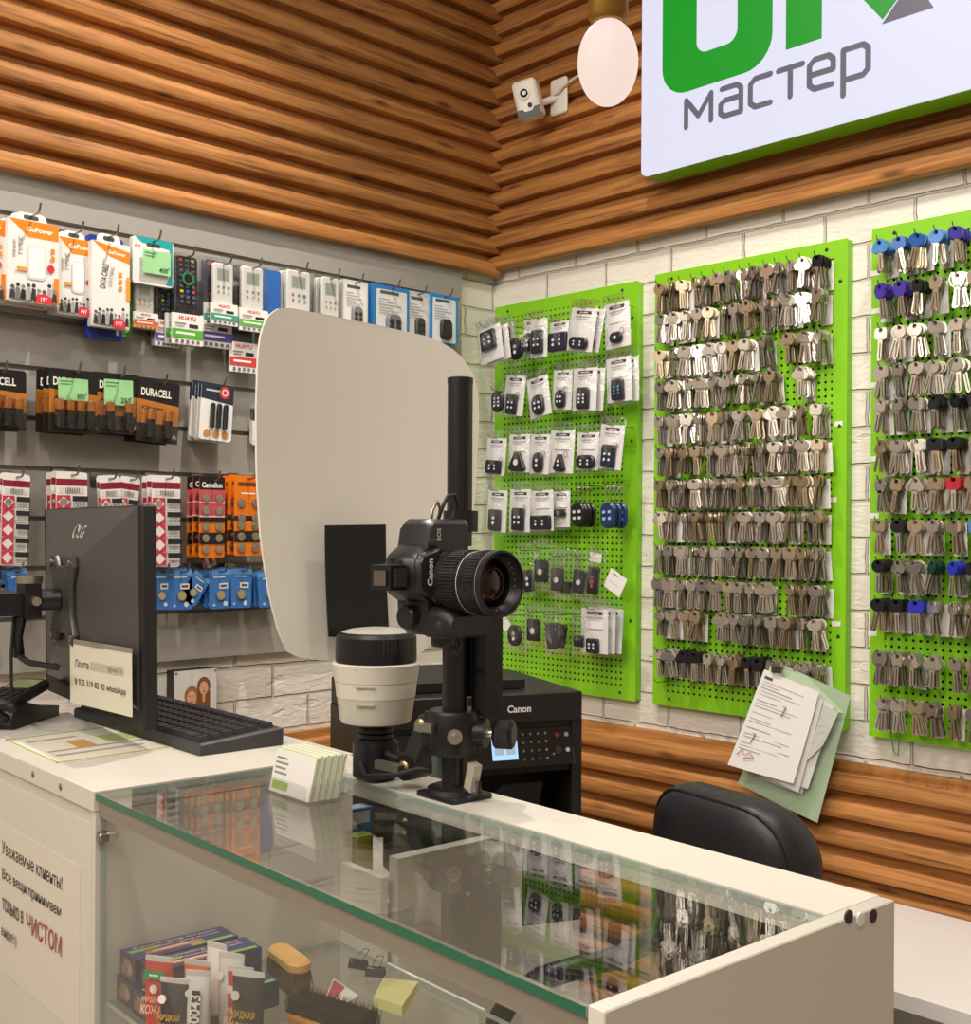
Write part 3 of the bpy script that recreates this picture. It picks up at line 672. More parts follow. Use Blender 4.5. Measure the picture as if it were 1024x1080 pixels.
def key_proto(kind, mk, head=None):
    k = (kind, mk, head)
    if k not in KEYP:
        mb = key_geo(kind, None, M_key[mk], cm(HEADS[head][1], .35) if head else None)
        me = mb.build('key', None, 30); KEYP[k] = me.data; bpy.data.objects.remove(me)
    return KEYP[k]
REST = MB()
def peg_hook_mesh(L):
    mb = MB(); mb.tube([(0, 0, -.006), (0, 0, .002), (0, .0005, L*.6), (0, .001, L-.006), (0, .004, L), (0, .011, L+.003)], .0011, M_steel, 5)
    o = mb.build('peg_hook', None, 40); d = o.data; bpy.data.objects.remove(o); return d
PH = {}
def peg_hook(x, z, L, label):
    if L not in PH: PH[L] = peg_hook_mesh(L)
    o = bpy.data.objects.new('peg_hook', PH[L]); COL.objects.link(o); o.matrix_local = RW(x, z, OFF)
    return tag(o, label, 'hook', 'wire hooks on the pegboards')
def key_hook(x, z, n_front, n_rest, bname, r, c, head=None, L=.055):
    peg_hook(x, z, L, 'wire hook %s in the %s row of the %s pegboard' % (ORD[c], ROWN[r], bname))
    kind = random.choice((0, 0, 1, 2, 3, 2)); mk = random.choice((0, 0, 1, 2))
    step = .0032 if not head else .0048
    lean = random.uniform(-.10, .10); yaw = random.uniform(-.75, .75)
    tot = n_front+n_rest
    for k in range(tot):
        d = L-.010-step*k+random.uniform(-.0006, .0006)
        M = RW(x+random.uniform(-.0012, .0012), z-.0025, OFF+d) @ RZ(lean+random.uniform(-.17, .17)+(.22*(k/tot-.3) if kind != 2 else 0)) @ RYm(yaw+random.uniform(-.3, .3))
        if k < n_front:
            o = bpy.data.objects.new('key_blank', key_proto(kind, mk, head)); COL.objects.link(o); o.matrix_local = M @ KS
            if head: lab = 'key blank with %s plastic head on hook %s, %s row, %s pegboard' % (HEADS[head][0], ORD[c], ROWN[r], bname)
            else: lab = 'silver key blank on the %s hook, %s row, %s pegboard' % (ORD[c], ROWN[r], bname)
            tag(o, lab, 'key', 'key blanks on the %s pegboard' % bname)
        else:
            REST.x = M @ KS; key_geo(kind, REST, M_key[mk], cm(HEADS[head][1], .35) if head else None)
    # price card behind some bundles
    if random.random() < .8:
        REST.x = RW(x+random.uniform(-.004, .006), z, OFF+max(.004, L-.014-step*tot)) @ RZ(random.uniform(-.08, .08)); label_card(REST, 0)
# middle board: rows read from the photograph by their left hook
ry2 = [299, 331.5, 369, 402.6, 438.7, 472, 506, 540, 575, 610, 642, 684]
ncol2 = [14, 13, 13, 12, 12, 13, 14, 13, 14, 14, 13, 13]
gaps2 = {1: (), 2: (9,), 3: (9, 11), 4: (), 8: (), 9: (10,), 10: (4,)}
for r, yy in enumerate(ry2):
    z = onY(692, yy+2, -OFF-.05).z
    x0 = B2[0]+.050; x1 = B2[1]-.048; n = ncol2[r]
    for c in range(n):
        if c in gaps2.get(r, ()): continue
        x = x0+(x1-x0)*c/(n-1)+random.uniform(-.005, .005)
        hd = 'k' if (r == 0 and c == n-1) or (r == 11 and c in (2, 3, 7, 8)) else None
        key_hook(x, z-.004*(c/n)*0, 1, random.choice((6, 8, 9, 10, 11)) if r < 11 else random.choice((9, 10, 11)), 'middle', r, c, hd)
peg_hook(B2[0]+.05, onY(684, 719, -OFF-.05).z, .055, 'nearly empty wire hook low on the middle pegboard')
# right board
ry3 = [256, 303, 348, 388, 424, 467, 507, 550, 592, 633, 689, 737]
heads3 = {0: 'cbbcvc', 1: 'vvk...', 4: '...kkk', 5: '...kk.', 6: '....r.', 7: '.k...c', 8: 'k..guk', 9: 'kku...', 11: '......'}
for r, yy in enumerate(ry3):
    z = onY(922, yy, -OFF-.05).z
    x0 = B3[0]+.045; x1 = B3[1]-.05
    n = 12
    for c in range(n):
        x = x0+(x1-x0)*c/(n-1)+random.uniform(-.004, .004)
        far = x > B3[0]+.30
        if r == 11 and c in (0,): x += .012
        hd = heads3.get(r, '')[c:c+1] or '.'
        key_hook(x, z, 0 if far else 2, random.choice((5, 6, 7, 8)), 'right', r, c, None if hd == '.' else hd, .06)
ob = REST; ob.x = I4
tag(ob.build('key_blanks', None, 30), 'dense bundles of silver key blanks hanging behind the front keys', 'keys', kind='stuff')
# green cord hanging among the lowest keys of the right board
p = onY(950, 745, -.06)
mb = MB(); mb.tube([(0, 0, 0), (-.012, -.02, .004), (-.02, -.06, .002), (-.014, -.095, 0), (-.004, -.10, .002), (0, -.06, .006), (.002, -.01, .006)], .0012, cm('1f7a3a', .5), 6)
tag(mb.build('cord', None, 40, RW(p.x, p.z, .06)), 'thin green cord loop hanging low on the right pegboard', 'cord')
# --- bags with remotes on the first board
M_card = mat('white bag card', 'e9e7e6', .45)
def fob_mesh(mb, w, h, kind, z, y, m):
    x0 = mb.x
    if kind == 'oval':
        mb.prism(rr(w, h, w*.45, 6, 0, y-h/2), z, z+.011, m, ch=.003)
    elif kind == 'tri':
        mb.prism([(-w/2, y-h*.85), (-w*.3, y-h), (w*.3, y-h), (w/2, y-h*.85), (w*.16, y), (-w*.16, y)], z, z+.011, m, ch=.003)
    else:
        mb.prism(rr(w, h, .005, 4, 0, y-h/2), z, z+.011, m, ch=.0025)
def buttons(mb, w, h, y, z, lay, m):
    nx, ny = lay
    for i in range(nx):
        for j in range(ny):
            mb.prism(circ(min(w/nx, h/ny)*.17, 9, w*.55*((i+.5)/nx-.5)*1.3, y-h*(.28+.5*(j+.5)/ny)), z, z+.001, m)
def bag(label, px, kind, off=.085, tilt=0.0, card=True, head=True, lay=(2, 2), fc='24242a', fw=.5, fh=.38, fy=.6, hk=True, name='remote_bag', group=None, note=False, foff=0.0, btn='d5d5d8', ring=False, n=1, wide=False):
    x0, y0, x1, y1 = px; xm, ym = (x0+x1)/2, (y0+y1)/2
    w = onY(x1, ym, -off).x-onY(x0, ym, -off).x; zt, zb = onY(xm, y0, -off).z, onY(xm, y1, -off).z; h = zt-zb
    x = onY(xm, ym, -off).x
    root = thing(name, label, 'remote', RW(x, zt, off) @ RZ(tilt), group)
    b = MB()
    nx = 6; ny = 8; pts = []
    rnd = random.Random(int(x0*7+y0))
    gr = [[(-w*.54+w*1.08*i/nx+rnd.uniform(-.001, .001), .022-(h+.03)*j/ny, .0155*math.sin(PI*min(1, max(0, j/ny)))*math.sin(PI*i/nx)+rnd.uniform(0, .0022)) for i in range(nx+1)] for j in range(ny+1)]
    b.loft(gr, M_film, cap0=False, cap1=False, close=False)
    b.build('clear_bag', root, 60)
    if card:
        c = MB(); c.prism(rr(w, h, .001, 2, 0, -h/2), -.0012, 0, M_card); cv = Canvas(c, w, h)
        if head: cv.RR(.5, .9, .6, .07, .001, '16161a'); cv.R(.34, .89, .66, .91, 'e8e8ea')
        cv.R(.18, .79, .82, .81, 'a5a5aa'); cv.R(.25, .74, .7, .755, 'b5b5ba')
        if note: cv.R(.2, .55, .85, .72, 'f6f4f2'); cv.R(.2, .545, .85, .555, 'b0aeb0')
        cv.R(.06, .04, .1, .5, 'c9c7ca')
        c.build('card', root, 0)
    f = MB(); f.x = T(w*foff, 0, 0) @ RZ(0)
    fob_mesh(f, w*fw, h*fh, kind, .002, -h*fy, cm(fc, .35))
    buttons(f, w*fw, h*fh, -h*fy, .0131, lay, cm(btn, .4))
    f.x = I4
    fo = f.build('remote', root, 35)
    if ring:
        q = MB(); q.x = T(w*(foff+fw*.5), -h*fy, .008); q.tube([(.006*math.cos(a), .008*math.sin(a), .001*math.sin(3*a)) for a in [2*PI*i/10 for i in range(11)]], .0009, M_steel, 5); q.build('key_ring', root, 40)
    for k in range(1, n): copy_tree(root, RW(x+.008*k, zt+.001, off-.02*k) @ RZ(tilt-.03*k), label.split(',')[0]+', deeper in the stack', group)
    if hk: peg_hook(x, zt-.002, round(off-OFF+.03, 3), 'wire hook holding the '+label.split(',')[0].replace('bagged', 'bag with'))
    return root
G1 = None
bag('silver clamshell remote jutting past the corner, top row', (503, 345, 527, 382), 'sq', off=.17, tilt=.18, card=True, head=False, lay=(2, 2), fc='2a2a2e', fw=.62, fh=.55, fy=.12, name='remote_pack', n=2, group='clamshell remotes at the corner')
bag('dark blue clamshell remote second from corner, top row', (524, 342, 541, 380), 'sq', off=.12, tilt=.1, card=True, head=False, fc='23243c', fw=.7, fh=.5, fy=.1, name='remote_pack')
bag('shiny black fob pack beside the silver clamshells, top row', (537, 345, 556, 383), 'oval', off=.12, card=False, lay=(1, 2), fc='1a1a24', fw=.8, fh=.62, fy=.3, name='remote_pack')
bag('bagged black fob behind a white slip, top row', (553, 337, 566, 376), 'sq', off=.08, lay=(1, 2), fw=.7, fh=.5, fy=.38)
bag('narrow bagged fob with four buttons on black, top row', (560, 336, 577, 377), 'sq', off=.11, lay=(2, 2), head=False, fw=.66, fh=.6, fy=.3)
bag('square black remote with violet edge, top row', (580, 339, 600, 371), 'sq', off=.09, lay=(2, 2), fc='26243a', fw=.95, fh=.6, fy=.38)
bag('big tilted white bag with oval fob low down, top row', (603, 325, 630, 370), 'oval', off=.12, tilt=-.17, lay=(2, 2), fw=.72, fh=.28, fy=.68, n=2, group='big tilted bags of the top row')
bag('white bag with small note above round fob at board edge, top row', (637, 319, 663, 367), 'oval', off=.09, tilt=.06, lay=(1, 1), fw=.5, fh=.24, fy=.66, note=True, ring=True)
bag('loose black fob on a brass chain at left edge, second row', (520, 412, 534, 437), 'oval', off=.12, card=False, lay=(2, 3), fw=.85, fh=.9, fy=.02, name='fob_on_chain')
bag('bagged fob leaning left beside the chained one, second row', (534, 396, 555, 438), 'sq', off=.11, tilt=-.14, lay=(2, 2), fw=.5, fh=.5, fy=.48, ring=True)
bag('bagged fob leaning right, second row', (555, 398, 577, 440), 'oval', off=.11, tilt=.16, lay=(2, 2), fw=.55, fh=.5, fy=.46, ring=True)
bag('bagged fob with ring left of the tall pair, second row', (584, 390, 604, 432), 'oval', off=.09, tilt=-.05, lay=(2, 2), fw=.5, fh=.46, fy=.5, ring=True, note=True)
bag('bagged tall fob with six buttons, second row', (605, 388, 630, 433), 'sq', off=.11, tilt=-.04, lay=(2, 3), fw=.5, fh=.5, fy=.46, n=2, group='bagged tall fobs with six buttons')
bag('bagged keypad remote with blue buttons at board edge, second row', (639, 377, 665, 424), 'sq', off=.09, tilt=.05, lay=(2, 3), fw=.48, fh=.46, fy=.5, note=True, btn='5aa0c0', n=2, group='bagged keypad remotes with blue buttons')
bag('bagged wide fob under the corner hook, third row', (514, 462, 534, 501), 'sq', off=.13, tilt=-.08, lay=(2, 2), fw=.75, fh=.36, fy=.6, ring=True)
bag('bagged triangular fob with white strip, third row', (537, 458, 559, 498), 'tri', off=.11, tilt=-.03, lay=(1, 1), fw=.8, fh=.5, fy=.48, note=True)
bag('bagged slim fob beside the triangular one, third row', (560, 458, 581, 500), 'oval', off=.11, tilt=-.06, lay=(1, 2), fw=.5, fh=.5, fy=.46, ring=True)
bag('bagged fob under a square note, third row', (581, 454, 606, 499), 'tri', off=.11, tilt=-.06, lay=(1, 2), fw=.5, fh=.4, fy=.56, note=True, ring=True)
bag('bagged fat oval fob with four dots, third row', (609, 456, 632, 496), 'oval', off=.10, tilt=-.04, lay=(2, 2), fw=.85, fh=.36, fy=.6, note=True)
bag('bagged dark blue fob leaning at board edge, third row', (634, 448, 659, 495), 'sq', off=.10, tilt=-.12, lay=(2, 2), fc='23283c', fw=.55, fh=.5, fy=.46, note=True, ring=True)
bag('bagged grey fob hard against the camera side, fourth row', (515, 517, 535, 561), 'sq', off=.13, tilt=-.06, lay=(1, 2), fc='3c3c40', fw=.6, fh=.5, fy=.46)
bag('bagged black fob with four dots, fourth row', (538, 516, 560, 561), 'sq', off=.12, tilt=-.03, lay=(2, 2), fw=.55, fh=.52, fy=.44, ring=True)
bag('bagged sideways fob with note, fourth row', (560, 517, 583, 560), 'sq', off=.12, tilt=.02, lay=(2, 2), fw=.9, fh=.34, fy=.62, note=True)
bag('bagged fob with paper strips beside the black bunch, fourth row', (583, 518, 601, 556), 'sq', off=.10, lay=(1, 2), fw=.7, fh=.2, fy=.5, note=True)
# bunches of loose fobs on rings
def fob_bunch(px, off, n, fc, lab, dot):
    x0, y0, x1, y1 = px; xm, ym = (x0+x1)/2, (y0+y1)/2
    x = onY(xm, ym, -off).x; zt, zb = onY(xm, y0, -off).z, onY(xm, y1, -off).z; h = zt-zb; w = onY(x1, ym, -off).x-onY(x0, ym, -off).x
    proto = None
    for k in range(n):
        M = RW(x+.002*k, zt-.001*(k % 2), off-.014*k) @ RZ(random.uniform(-.08, .08))
        if proto is None:
            proto = thing('key_fob', lab+', front of its bunch', 'key fob', M, lab+' bunch')
            f = MB(); f.prism(rr(w*.62, h*.58, w*.26, 6, 0, -h*.7), -.005, .005, cm(fc, .3), ch=.003)
            for i in range(2):
                for j in range(2): f.prism(rr(w*.12, w*.1, .001, 2, w*(-.12+.24*i), -h*(.63+.15*j)), .005, .0062, cm(dot if (i, j) != (0, 0) else dot, .4))
            f.build('body', proto, 35)
            q = MB(); q.tube([(0, -.002, 0), (.003, -h*.12, .002), (-.003, -h*.22, -.001), (.002, -h*.32, .001), (0, -h*.42, 0)], .0016, M_steel, 5)
            q.tube([(.007*math.cos(a), -.007+.007*math.sin(a), 0) for a in [2*PI*i/10 for i in range(11)]], .0009, M_steel, 5); q.build('chain', proto, 40)
        else:
            copy_tree(proto, M, lab+', behind the first of its bunch', lab+' bunch')
    peg_hook(x, zt, .1, 'wire hook holding the '+lab+' bunch')
fob_bunch((597, 512, 620, 556), .12, 4, '1b1b20', 'black loose fob with white squares', 'c9c9cc')
fob_bunch((628, 511, 652, 557), .11, 4, '1f3560', 'blue loose fob with pale squares', '9fb0cc')
BI = 0
for lab, px, kind, kw in [
    ('clear bag with slanted black fob beside the lens, fifth row', (546, 580, 566, 626), 'sq', dict(lay=(1, 2), fw=.5, fh=.5, fy=.46, tilt=.15)),
    ('clear bag with flip key fob and white dot, fifth row', (562, 578, 584, 620), 'sq', dict(lay=(1, 1), fw=.62, fh=.55, fy=.3, fc='2b2b30')),
    ('clear bag with grey fob standing tall, fifth row', (580, 586, 600, 628), 'sq', dict(lay=(1, 1), fw=.62, fh=.58, fy=.3, fc='3a3a3e')),
    ('clear bag with low square remote with red ring, fifth row', (588, 588, 608, 630), 'sq', dict(lay=(1, 1), fw=.95, fh=.3, fy=.6, btn='b03040', fc='222226')),
    ('clear bag with slanted grey fob with dash, fifth row', (606, 590, 626, 630), 'sq', dict(lay=(1, 1), fw=.66, fh=.62, fy=.28, tilt=-.14, fc='34343a')),
    ('clear bag with black fob showing a red button, fifth row', (620, 588, 640, 630), 'sq', dict(lay=(1, 3), fw=.55, fh=.7, fy=.24, tilt=-.12, btn='c04048')),
    ('clear bag with grey fob with buttons in a column, sixth row', (534, 648, 556, 684), 'oval', dict(lay=(1, 2), fw=.62, fh=.62, fy=.3, fc='2c2c30')),
    ('clear bag with fob marked by a white circle, sixth row', (554, 645, 576, 680), 'sq', dict(lay=(1, 1), fw=.6, fh=.66, fy=.22, btn='e8e8ea')),
    ('clear bag with plain slanted grey fob, sixth row', (572, 648, 592, 688), 'sq', dict(lay=(1, 1), fw=.55, fh=.68, fy=.22, tilt=.14, fc='3a3a3e', btn='3a3a3e')),
    ('clear bag with flip key fob leaning left, sixth row', (586, 648, 606, 688), 'sq', dict(lay=(1, 2), fw=.6, fh=.62, fy=.26, tilt=-.2, fc='1f1f24', btn='6a6a70')),
    ('clear bag with tiny black fob beside the white card, sixth row', (604, 650, 622, 690), 'sq', dict(lay=(1, 1), fw=.6, fh=.3, fy=.5, btn='24242a'))]:
    bag(lab, px, kind, off=.072+.022*(BI % 3), card=False, **kw); BI += 1
bag('white card bag with square keypad remote, sixth row', (613, 642, 641, 689), 'sq', off=.10, lay=(2, 2), fw=.45, fh=.33, fy=.66, note=True, n=3, group='white card bags of the sixth row')
# bottom row 5: loose tags
for px, tl, lab in [((637, 601, 661, 628), -.5, 'white paper tag hanging askew at the end of the fifth row'), ((620, 582, 636, 594), -.15, 'small white slip above the bags of the fifth row'), ((525, 650, 539, 664), -.7, 'white slip tilted near the printer, sixth row')]:
    x0, y0, x1, y1 = px; p = onY((x0+x1)/2, (y0+y1)/2, -.11); w = (onY(x1, y0, -.11).x-onY(x0, y0, -.11).x)*.8; h = (onY(x0, y0, -.11).z-onY(x0, y1, -.11).z)*.8
    mb = MB(); mb.prism(rr(w, h, .001, 2), 0, .0006, M_card); c = Canvas(mb, w, h, .0006); c.mb.x = T(0, h/2, 0); c.R(.2, .8, .5, .86, '777777'); c.R(.2, .4, .7, .43, 'b5b5b5')
    tag(mb.build('paper_tag', None, 0, RW(p.x, p.z, .11) @ RZ(tl)), lab, 'tag')
# ------------------------------------------------------------------ the glass counter
CA = math.radians(3.05)
CO = Vector((1.021, -1.663, 0))
CU = Vector((math.cos(CA), -math.sin(CA), 0)); CV = Vector((math.sin(CA), math.cos(CA), 0))
def CM(u=0, v=0, z=0, rz=0.0): 
    p = CO+CU*u+CV*v; return T(p.x, p.y, z) @ RZ(-CA+rz)
def loc(p): d = Vector((p[0]-CO.x, p[1]-CO.y, 0)); return d.dot(CU), d.dot(CV)
def on_v(px, py, v):
    d = ray(px, py); a = (CAM[0]-CO.x)*CV.x+(CAM[1]-CO.y)*CV.y; b = d[0]*CV.x+d[1]*CV.y
    p = _hit(d, (v-a)/b); q = loc(p); return q[0], q[1], p.z
def on_u(px, py, u):
    d = ray(px, py); a = (CAM[0]-CO.x)*CU.x+(CAM[1]-CO.y)*CU.y; b = d[0]*CU.x+d[1]*CU.y
    p = _hit(d, (u-a)/b); q = loc(p); return q[0], q[1], p.z
ZT_ = 1.18
M_glass = pane('counter glass', (.985, .992, .986))
M_gedge = mat('green glass edge', '27694f', .15, spec=.6)
M_taupe = mat('taupe aluminium profile', '8c8375', .4, noise=.03)
M_gclear = mat('pale glass edge', 'a9b8ae', .2)
def glass_slab(name, root, a, b, green=(2,)):
    mb = MB(); x0, y0, z0 = a; x1, y1, z1 = b
    vs = [(x0, y0, z0), (x1, y0, z0), (x1, y1, z0), (x0, y1, z0), (x0, y0, z1), (x1, y0, z1), (x1, y1, z1), (x0, y1, z1)]
    fs = [(3, 2, 1, 0), (4, 5, 6, 7), (0, 1, 5, 4), (1, 2, 6, 5), (2, 3, 7, 6), (3, 0, 4, 7)]
    dims = (x1-x0, y1-y0, z1-z0); thin = dims.index(min(dims))
    big = {2: (0, 1), 1: (2, 4), 0: (3, 5)}[thin]
    for i, f in enumerate(fs): mb.add(vs, [f], M_glass if i in big else (M_gedge if i in green else M_gclear))
    return mb.build(name, root, 0)
case = thing('display_counter', 'glass-topped display counter with pale frame and green glass edge', 'display counter', CM())
mb = MB(); mb.prism(rr(.3665, 1.18, .002, 2, 0, 0), 0, .016, M_cream, ch=.001)
o = mb.build('end_panel', case, 30); o.matrix_local = frame((.824, .181, .59), (0, 1, 0), (0, 0, 1))
for (px, py), m, nm, r in [((895, 967), M_dark, 'screw', .0058), ((920.5, 966), M_dark, 'screw', .0058), ((907, 970), M_white, 'cover_cap', .006)]:
    q = on_u(px, py, .84); mb = MB(); mb.lathe([(r, -.001), (r, .0008), (r*.6, .0014), (.0, .0006)], m, 16, q, (1, 0, 0)); mb.build(nm, case, 40)
for k in range(2):
    mb = MB(); mb.lathe([(.004, 0), (.003, .0012), (0, .0012)], M_dark, 12, (.829+.007*k, -.0023, 1.155), (0, -1, 0)); mb.build('screw', case, 40)
mb = MB(); mb.box((0, .283, 1.158), (.824, .3655, 1.18), M_cream); mb.build('back_rail', case, 0)
glass_slab('glass_top', case, (.001, -.003, 1.171), (.8235, .2825, 1.1785))
mb = MB(); mb.box((.0, .002, 1.150), (.824, .016, 1.1705), M_taupe); mb.build('front_rail', case, 0)
glass_slab('front_glass', case, (.001, .004, .30), (.8235, .009, 1.1495), ())
glass_slab('glass_shelf', case, (.003, .013, .918), (.822, .345, .924), ())
mb = MB(); mb.box((0, .0, .0), (.824, .36, .30), M_cream); mb.build('plinth', case, 0)
mb = MB(); mb.box((0, .352, .30), (.097, .364, 1.03), M_cream); mb.box((.100, .352, .30), (.30, .364, .915), M_cream); mb.build('back_panel', case, 0)
for px, py in [(148, 827), (268, 811)]:
    q = onZ(px, py, 1.165); u, v = loc(q); u = .012; mb = MB(); mb.cyl((u, v, 1.150), (u, v, 1.1705), .008, M_steel, seg=14); mb.cyl((0, v, 1.156), (u, v, 1.156), .004, M_steel, seg=10); mb.build('glass_clip', case, 40)
q = on_v(101, 881, 0); mb = MB(); mb.lathe([(.0, .006), (.006, .005), (.007, .002), (.007, -.006)], M_steel, 16, (max(q[0], .007), .003, q[2]), (0, -1, 0)); mb.build('glass_clip', case, 40)
# left cabinet that carries the monitor
cab = thing('cabinet', 'pale laminate counter cabinet carrying the monitor and a taped notice', 'cabinet', CM())
mb = MB(); mb.box((-.62, .004, 0), (-.001, .372, 1.155), M_cream); mb.build('body', cab, 0)
mb = MB(); mb.box((-.62, -.004, 1.156), (-.001, .376, 1.18), M_cream); mb.build('top', cab, 0)
mb = MB(); mb.box((-.012, -.002, 0), (-.001, .0038, 1.155), M_cream); mb.build('stile', cab, 0)
mb = MB(); mb.box((-.60, -.0005, .05), (-.0165, .0038, 1.137), M_cream); mb.build('door', cab, 0)
for px, py in [(64, 816), (35, 806)]:
    q = on_v(px, py, -.004); mb = MB(); mb.lathe([(0, .001), (.004, .001), (.005, -.0005)], mat('worn bronze', '8a7a5a', .4, .8), 12, (q[0], -.004, 1.168), (0, -1, 0)); mb.build('screw', cab, 40)
# notice
nt_ = MB(); w, h = .297, .21
nt_.prism(rr(w, h, .001, 2), -.0003, .0002, cm('d9d2c2', .25)); c = Canvas(nt_, w, h, .0003); nt_.x = T(0, h/2, 0)
for t, u, v, hh, col, wd in [('Уважаемые клиенты!', .43, .84, .09, '3a3632', .76), ('Все вещи принимаем', .43, .655, .09, '3a3632', .74), ('только в', .205, .46, .085, '3a3632', .28), ('ЧИСТОМ', .60, .455, .125, 'a23a32', .42), ('виде!:)', .16, .27, .085, '3a3632', .2)]:
    nt_.text(t, -w/2+u*w, -h+v*h, c._n(), cm(col, .5), h=hh*h, w=wd*w, bold=.006)
nt_.x = I4
p = CO+CU*(-.199)+CV*(-.0009)
tag(nt_.build('notice', None, 0, frame((p.x, p.y, .973), CU, (0, 0, 1))), 'laminated notice in Russian on the cabinet front', 'notice')
# leaflet on the counter
cn = [onZ(x, y, 1.1806) for x, y in ((2, 780), (60, 806), (193, 787), (128, 764))]
mb = MB(); mb.add([(p.x, p.y, 1.1803) for p in cn]+[(p.x, p.y, 1.1808) for p in cn], [(4, 5, 6, 7), (0, 1, 5, 4), (1, 2, 6, 5), (2, 3, 7, 6), (3, 0, 4, 7)], cm('efe9d8', .3))
def quad_uv(u, v): a = cn[0].lerp(cn[1], u); b_ = cn[3].lerp(cn[2], u); return a.lerp(b_, v)
def lq(u0, v0, u1, v1, z, col): mb.add([tuple(quad_uv(u, v)[:2])+(z,) for u, v in ((u0, v0), (u1, v0), (u1, v1), (u0, v1))], [(0, 1, 2, 3)], cm(col, .3))
for r_ in ((.02, .01, .98, .03), (.02, .97, .98, .99), (.02, .01, .05, .99), (.95, .01, .98, .99)): lq(*r_, 1.1810, 'a9bf6a')
lq(.3, .62, .55, .9, 1.1811, 'b9cf86'); lq(.35, .35, .6, .5, 1.1811, 'd8a45a'); lq(.6, .1, .64, .9, 1.1811, 'b0aa98'); lq(.74, .1, .78, .8, 1.1811, 'b0aa98'); lq(.2, .1, .24, .5, 1.1811, 'b0aa98')
tag(mb.build('leaflet', None, 0), 'green-bordered leaflet lying flat on the counter before the monitor', 'leaflet')
# ---- payment terminal at the left edge
pt = onZ(14, 770, 1.18)
term = thing('card_terminal', 'black card terminal in a curved cradle at the left counter edge', 'card terminal', T(pt.x-.075, pt.y+.03, 1.18) @ RZ(-.9))
mb = MB(); prof = [(-.075, 0), (.07, 0), (.078, .012), (.07, .036), (.03, .048), (-.02, .03), (-.075, .022)]
for s_ in (-1, 1): pass
mb.loft([[(x, y, z*(1 if abs(y) < .03 else .8)) for x, z in prof] for y in (-.04, -.034, .034, .04)], M_blackp); mb.build('cradle', term, 50)
mb = MB(); mb.x = T(-.005, 0, .036) @ RYm(.16); mb.prism(rr(.13, .062, .012, 4), 0, .018, M_dark, ch=.004); mb.x = I4; mb.build('handset', term, 40)
mb = MB(); mb.x = T(-.005, 0, .036) @ RYm(.16); mb.prism(rr(.045, .046, .003, 3, -.03), .0182, .019, cm('a3ac6a', .2)); mb.x = I4; mb.build('screen', term, 0)
mb = MB(); mb.x = T(-.005, 0, .036) @ RYm(.16)
for i in range(3):
    for j in range(4): mb.prism(rr(.009, .011, .002, 2, .008+.013*j, -.016+.016*i), .0182, .02, M_blackp)
mb.x = I4; mb.build('keypad', term, 0)
mb = MB(); mb.tube([(.075, -.03, .02), (.10, -.025, .035), (.112, 0, .042), (.10, .025, .035), (.075, .03, .02)], .006, M_blackp, 8); mb.build('handle', term, 50)
# ---- keyboard
k0 = onZ(217, 788, 1.19); k1 = onZ(296, 773, 1.195); k2 = onZ(157, 738, 1.195)
kx = (k0-onZ(102, 752, 1.19)); 
e1 = Vector(((k1-k2).x, (k1-k2).y, 0)).normalized(); e2 = Vector((-e1.y, e1.x, 0))
korg = Vector((k1.x, k1.y, 1.18))-e1*.204-e2*.073
kb = thing('keyboard', 'dark grey full-size keyboard lying behind the monitor', 'keyboard', frame(korg, e1, e2))
mb = MB(); W_, H_ = .44, .135
mb.loft([[(-W_/2, -H_/2, 0), (W_/2, -H_/2, 0), (W_/2, H_/2, 0), (-W_/2, H_/2, 0)], [(-W_/2, -H_/2, .014), (W_/2, -H_/2, .014), (W_/2, H_/2, .024), (-W_/2, H_/2, .024)], [(-W_/2+.004, -H_/2+.004, .0165), (W_/2-.004, -H_/2+.004, .0165), (W_/2-.004, H_/2-.004, .0265), (-W_/2+.004, H_/2-.004, .0265)]], mat('keyboard shell', '3b3a3b', .45)); mb.build('case', kb, 0)
mk_ = mat('keycap', '343336', .4)
for j in range(6):
    x = -W_/2+.012
    y = -H_/2+.014+j*.0196+(.006 if j == 5 else 0)
    row = [1]*22 if j else [1.3, 1.3, 1.3, 6.2, 1.3, 1.3, 1.3, 1.3, 1, 1, 1, 2, 1]
    tot = sum(row); un = (W_-.024)/tot
    for q in row:
        wd = q*un; z = .0165+.010*((y+H_/2)/H_)
        kk = MB(); kk.loft([[(x+.001, y-.0082, z), (x+wd-.001, y-.0082, z), (x+wd-.001, y+.0082, z+.001), (x+.001, y+.0082, z+.001)], [(x+.0028, y-.006, z+.0065), (x+wd-.0028, y-.006, z+.0065), (x+wd-.0028, y+.0065, z+.0075), (x+.0028, y+.0065, z+.0075)]], mk_)
        if q == 1: kk.rect(x+.005, y-.001, x+.009, y+.004, z+.0078, cm('9a9aa0', .5))
        if not hasattr(bpy, '_kc'): pass
        KEYS = globals().setdefault('KEYS', MB()); KEYS.x = I4; b0 = len(KEYS.v); KEYS.add([tuple(v) for v in kk.v], [tuple(f) for f in kk.f], mk_)
        x += wd
KEYS.build('keys', kb, 0)
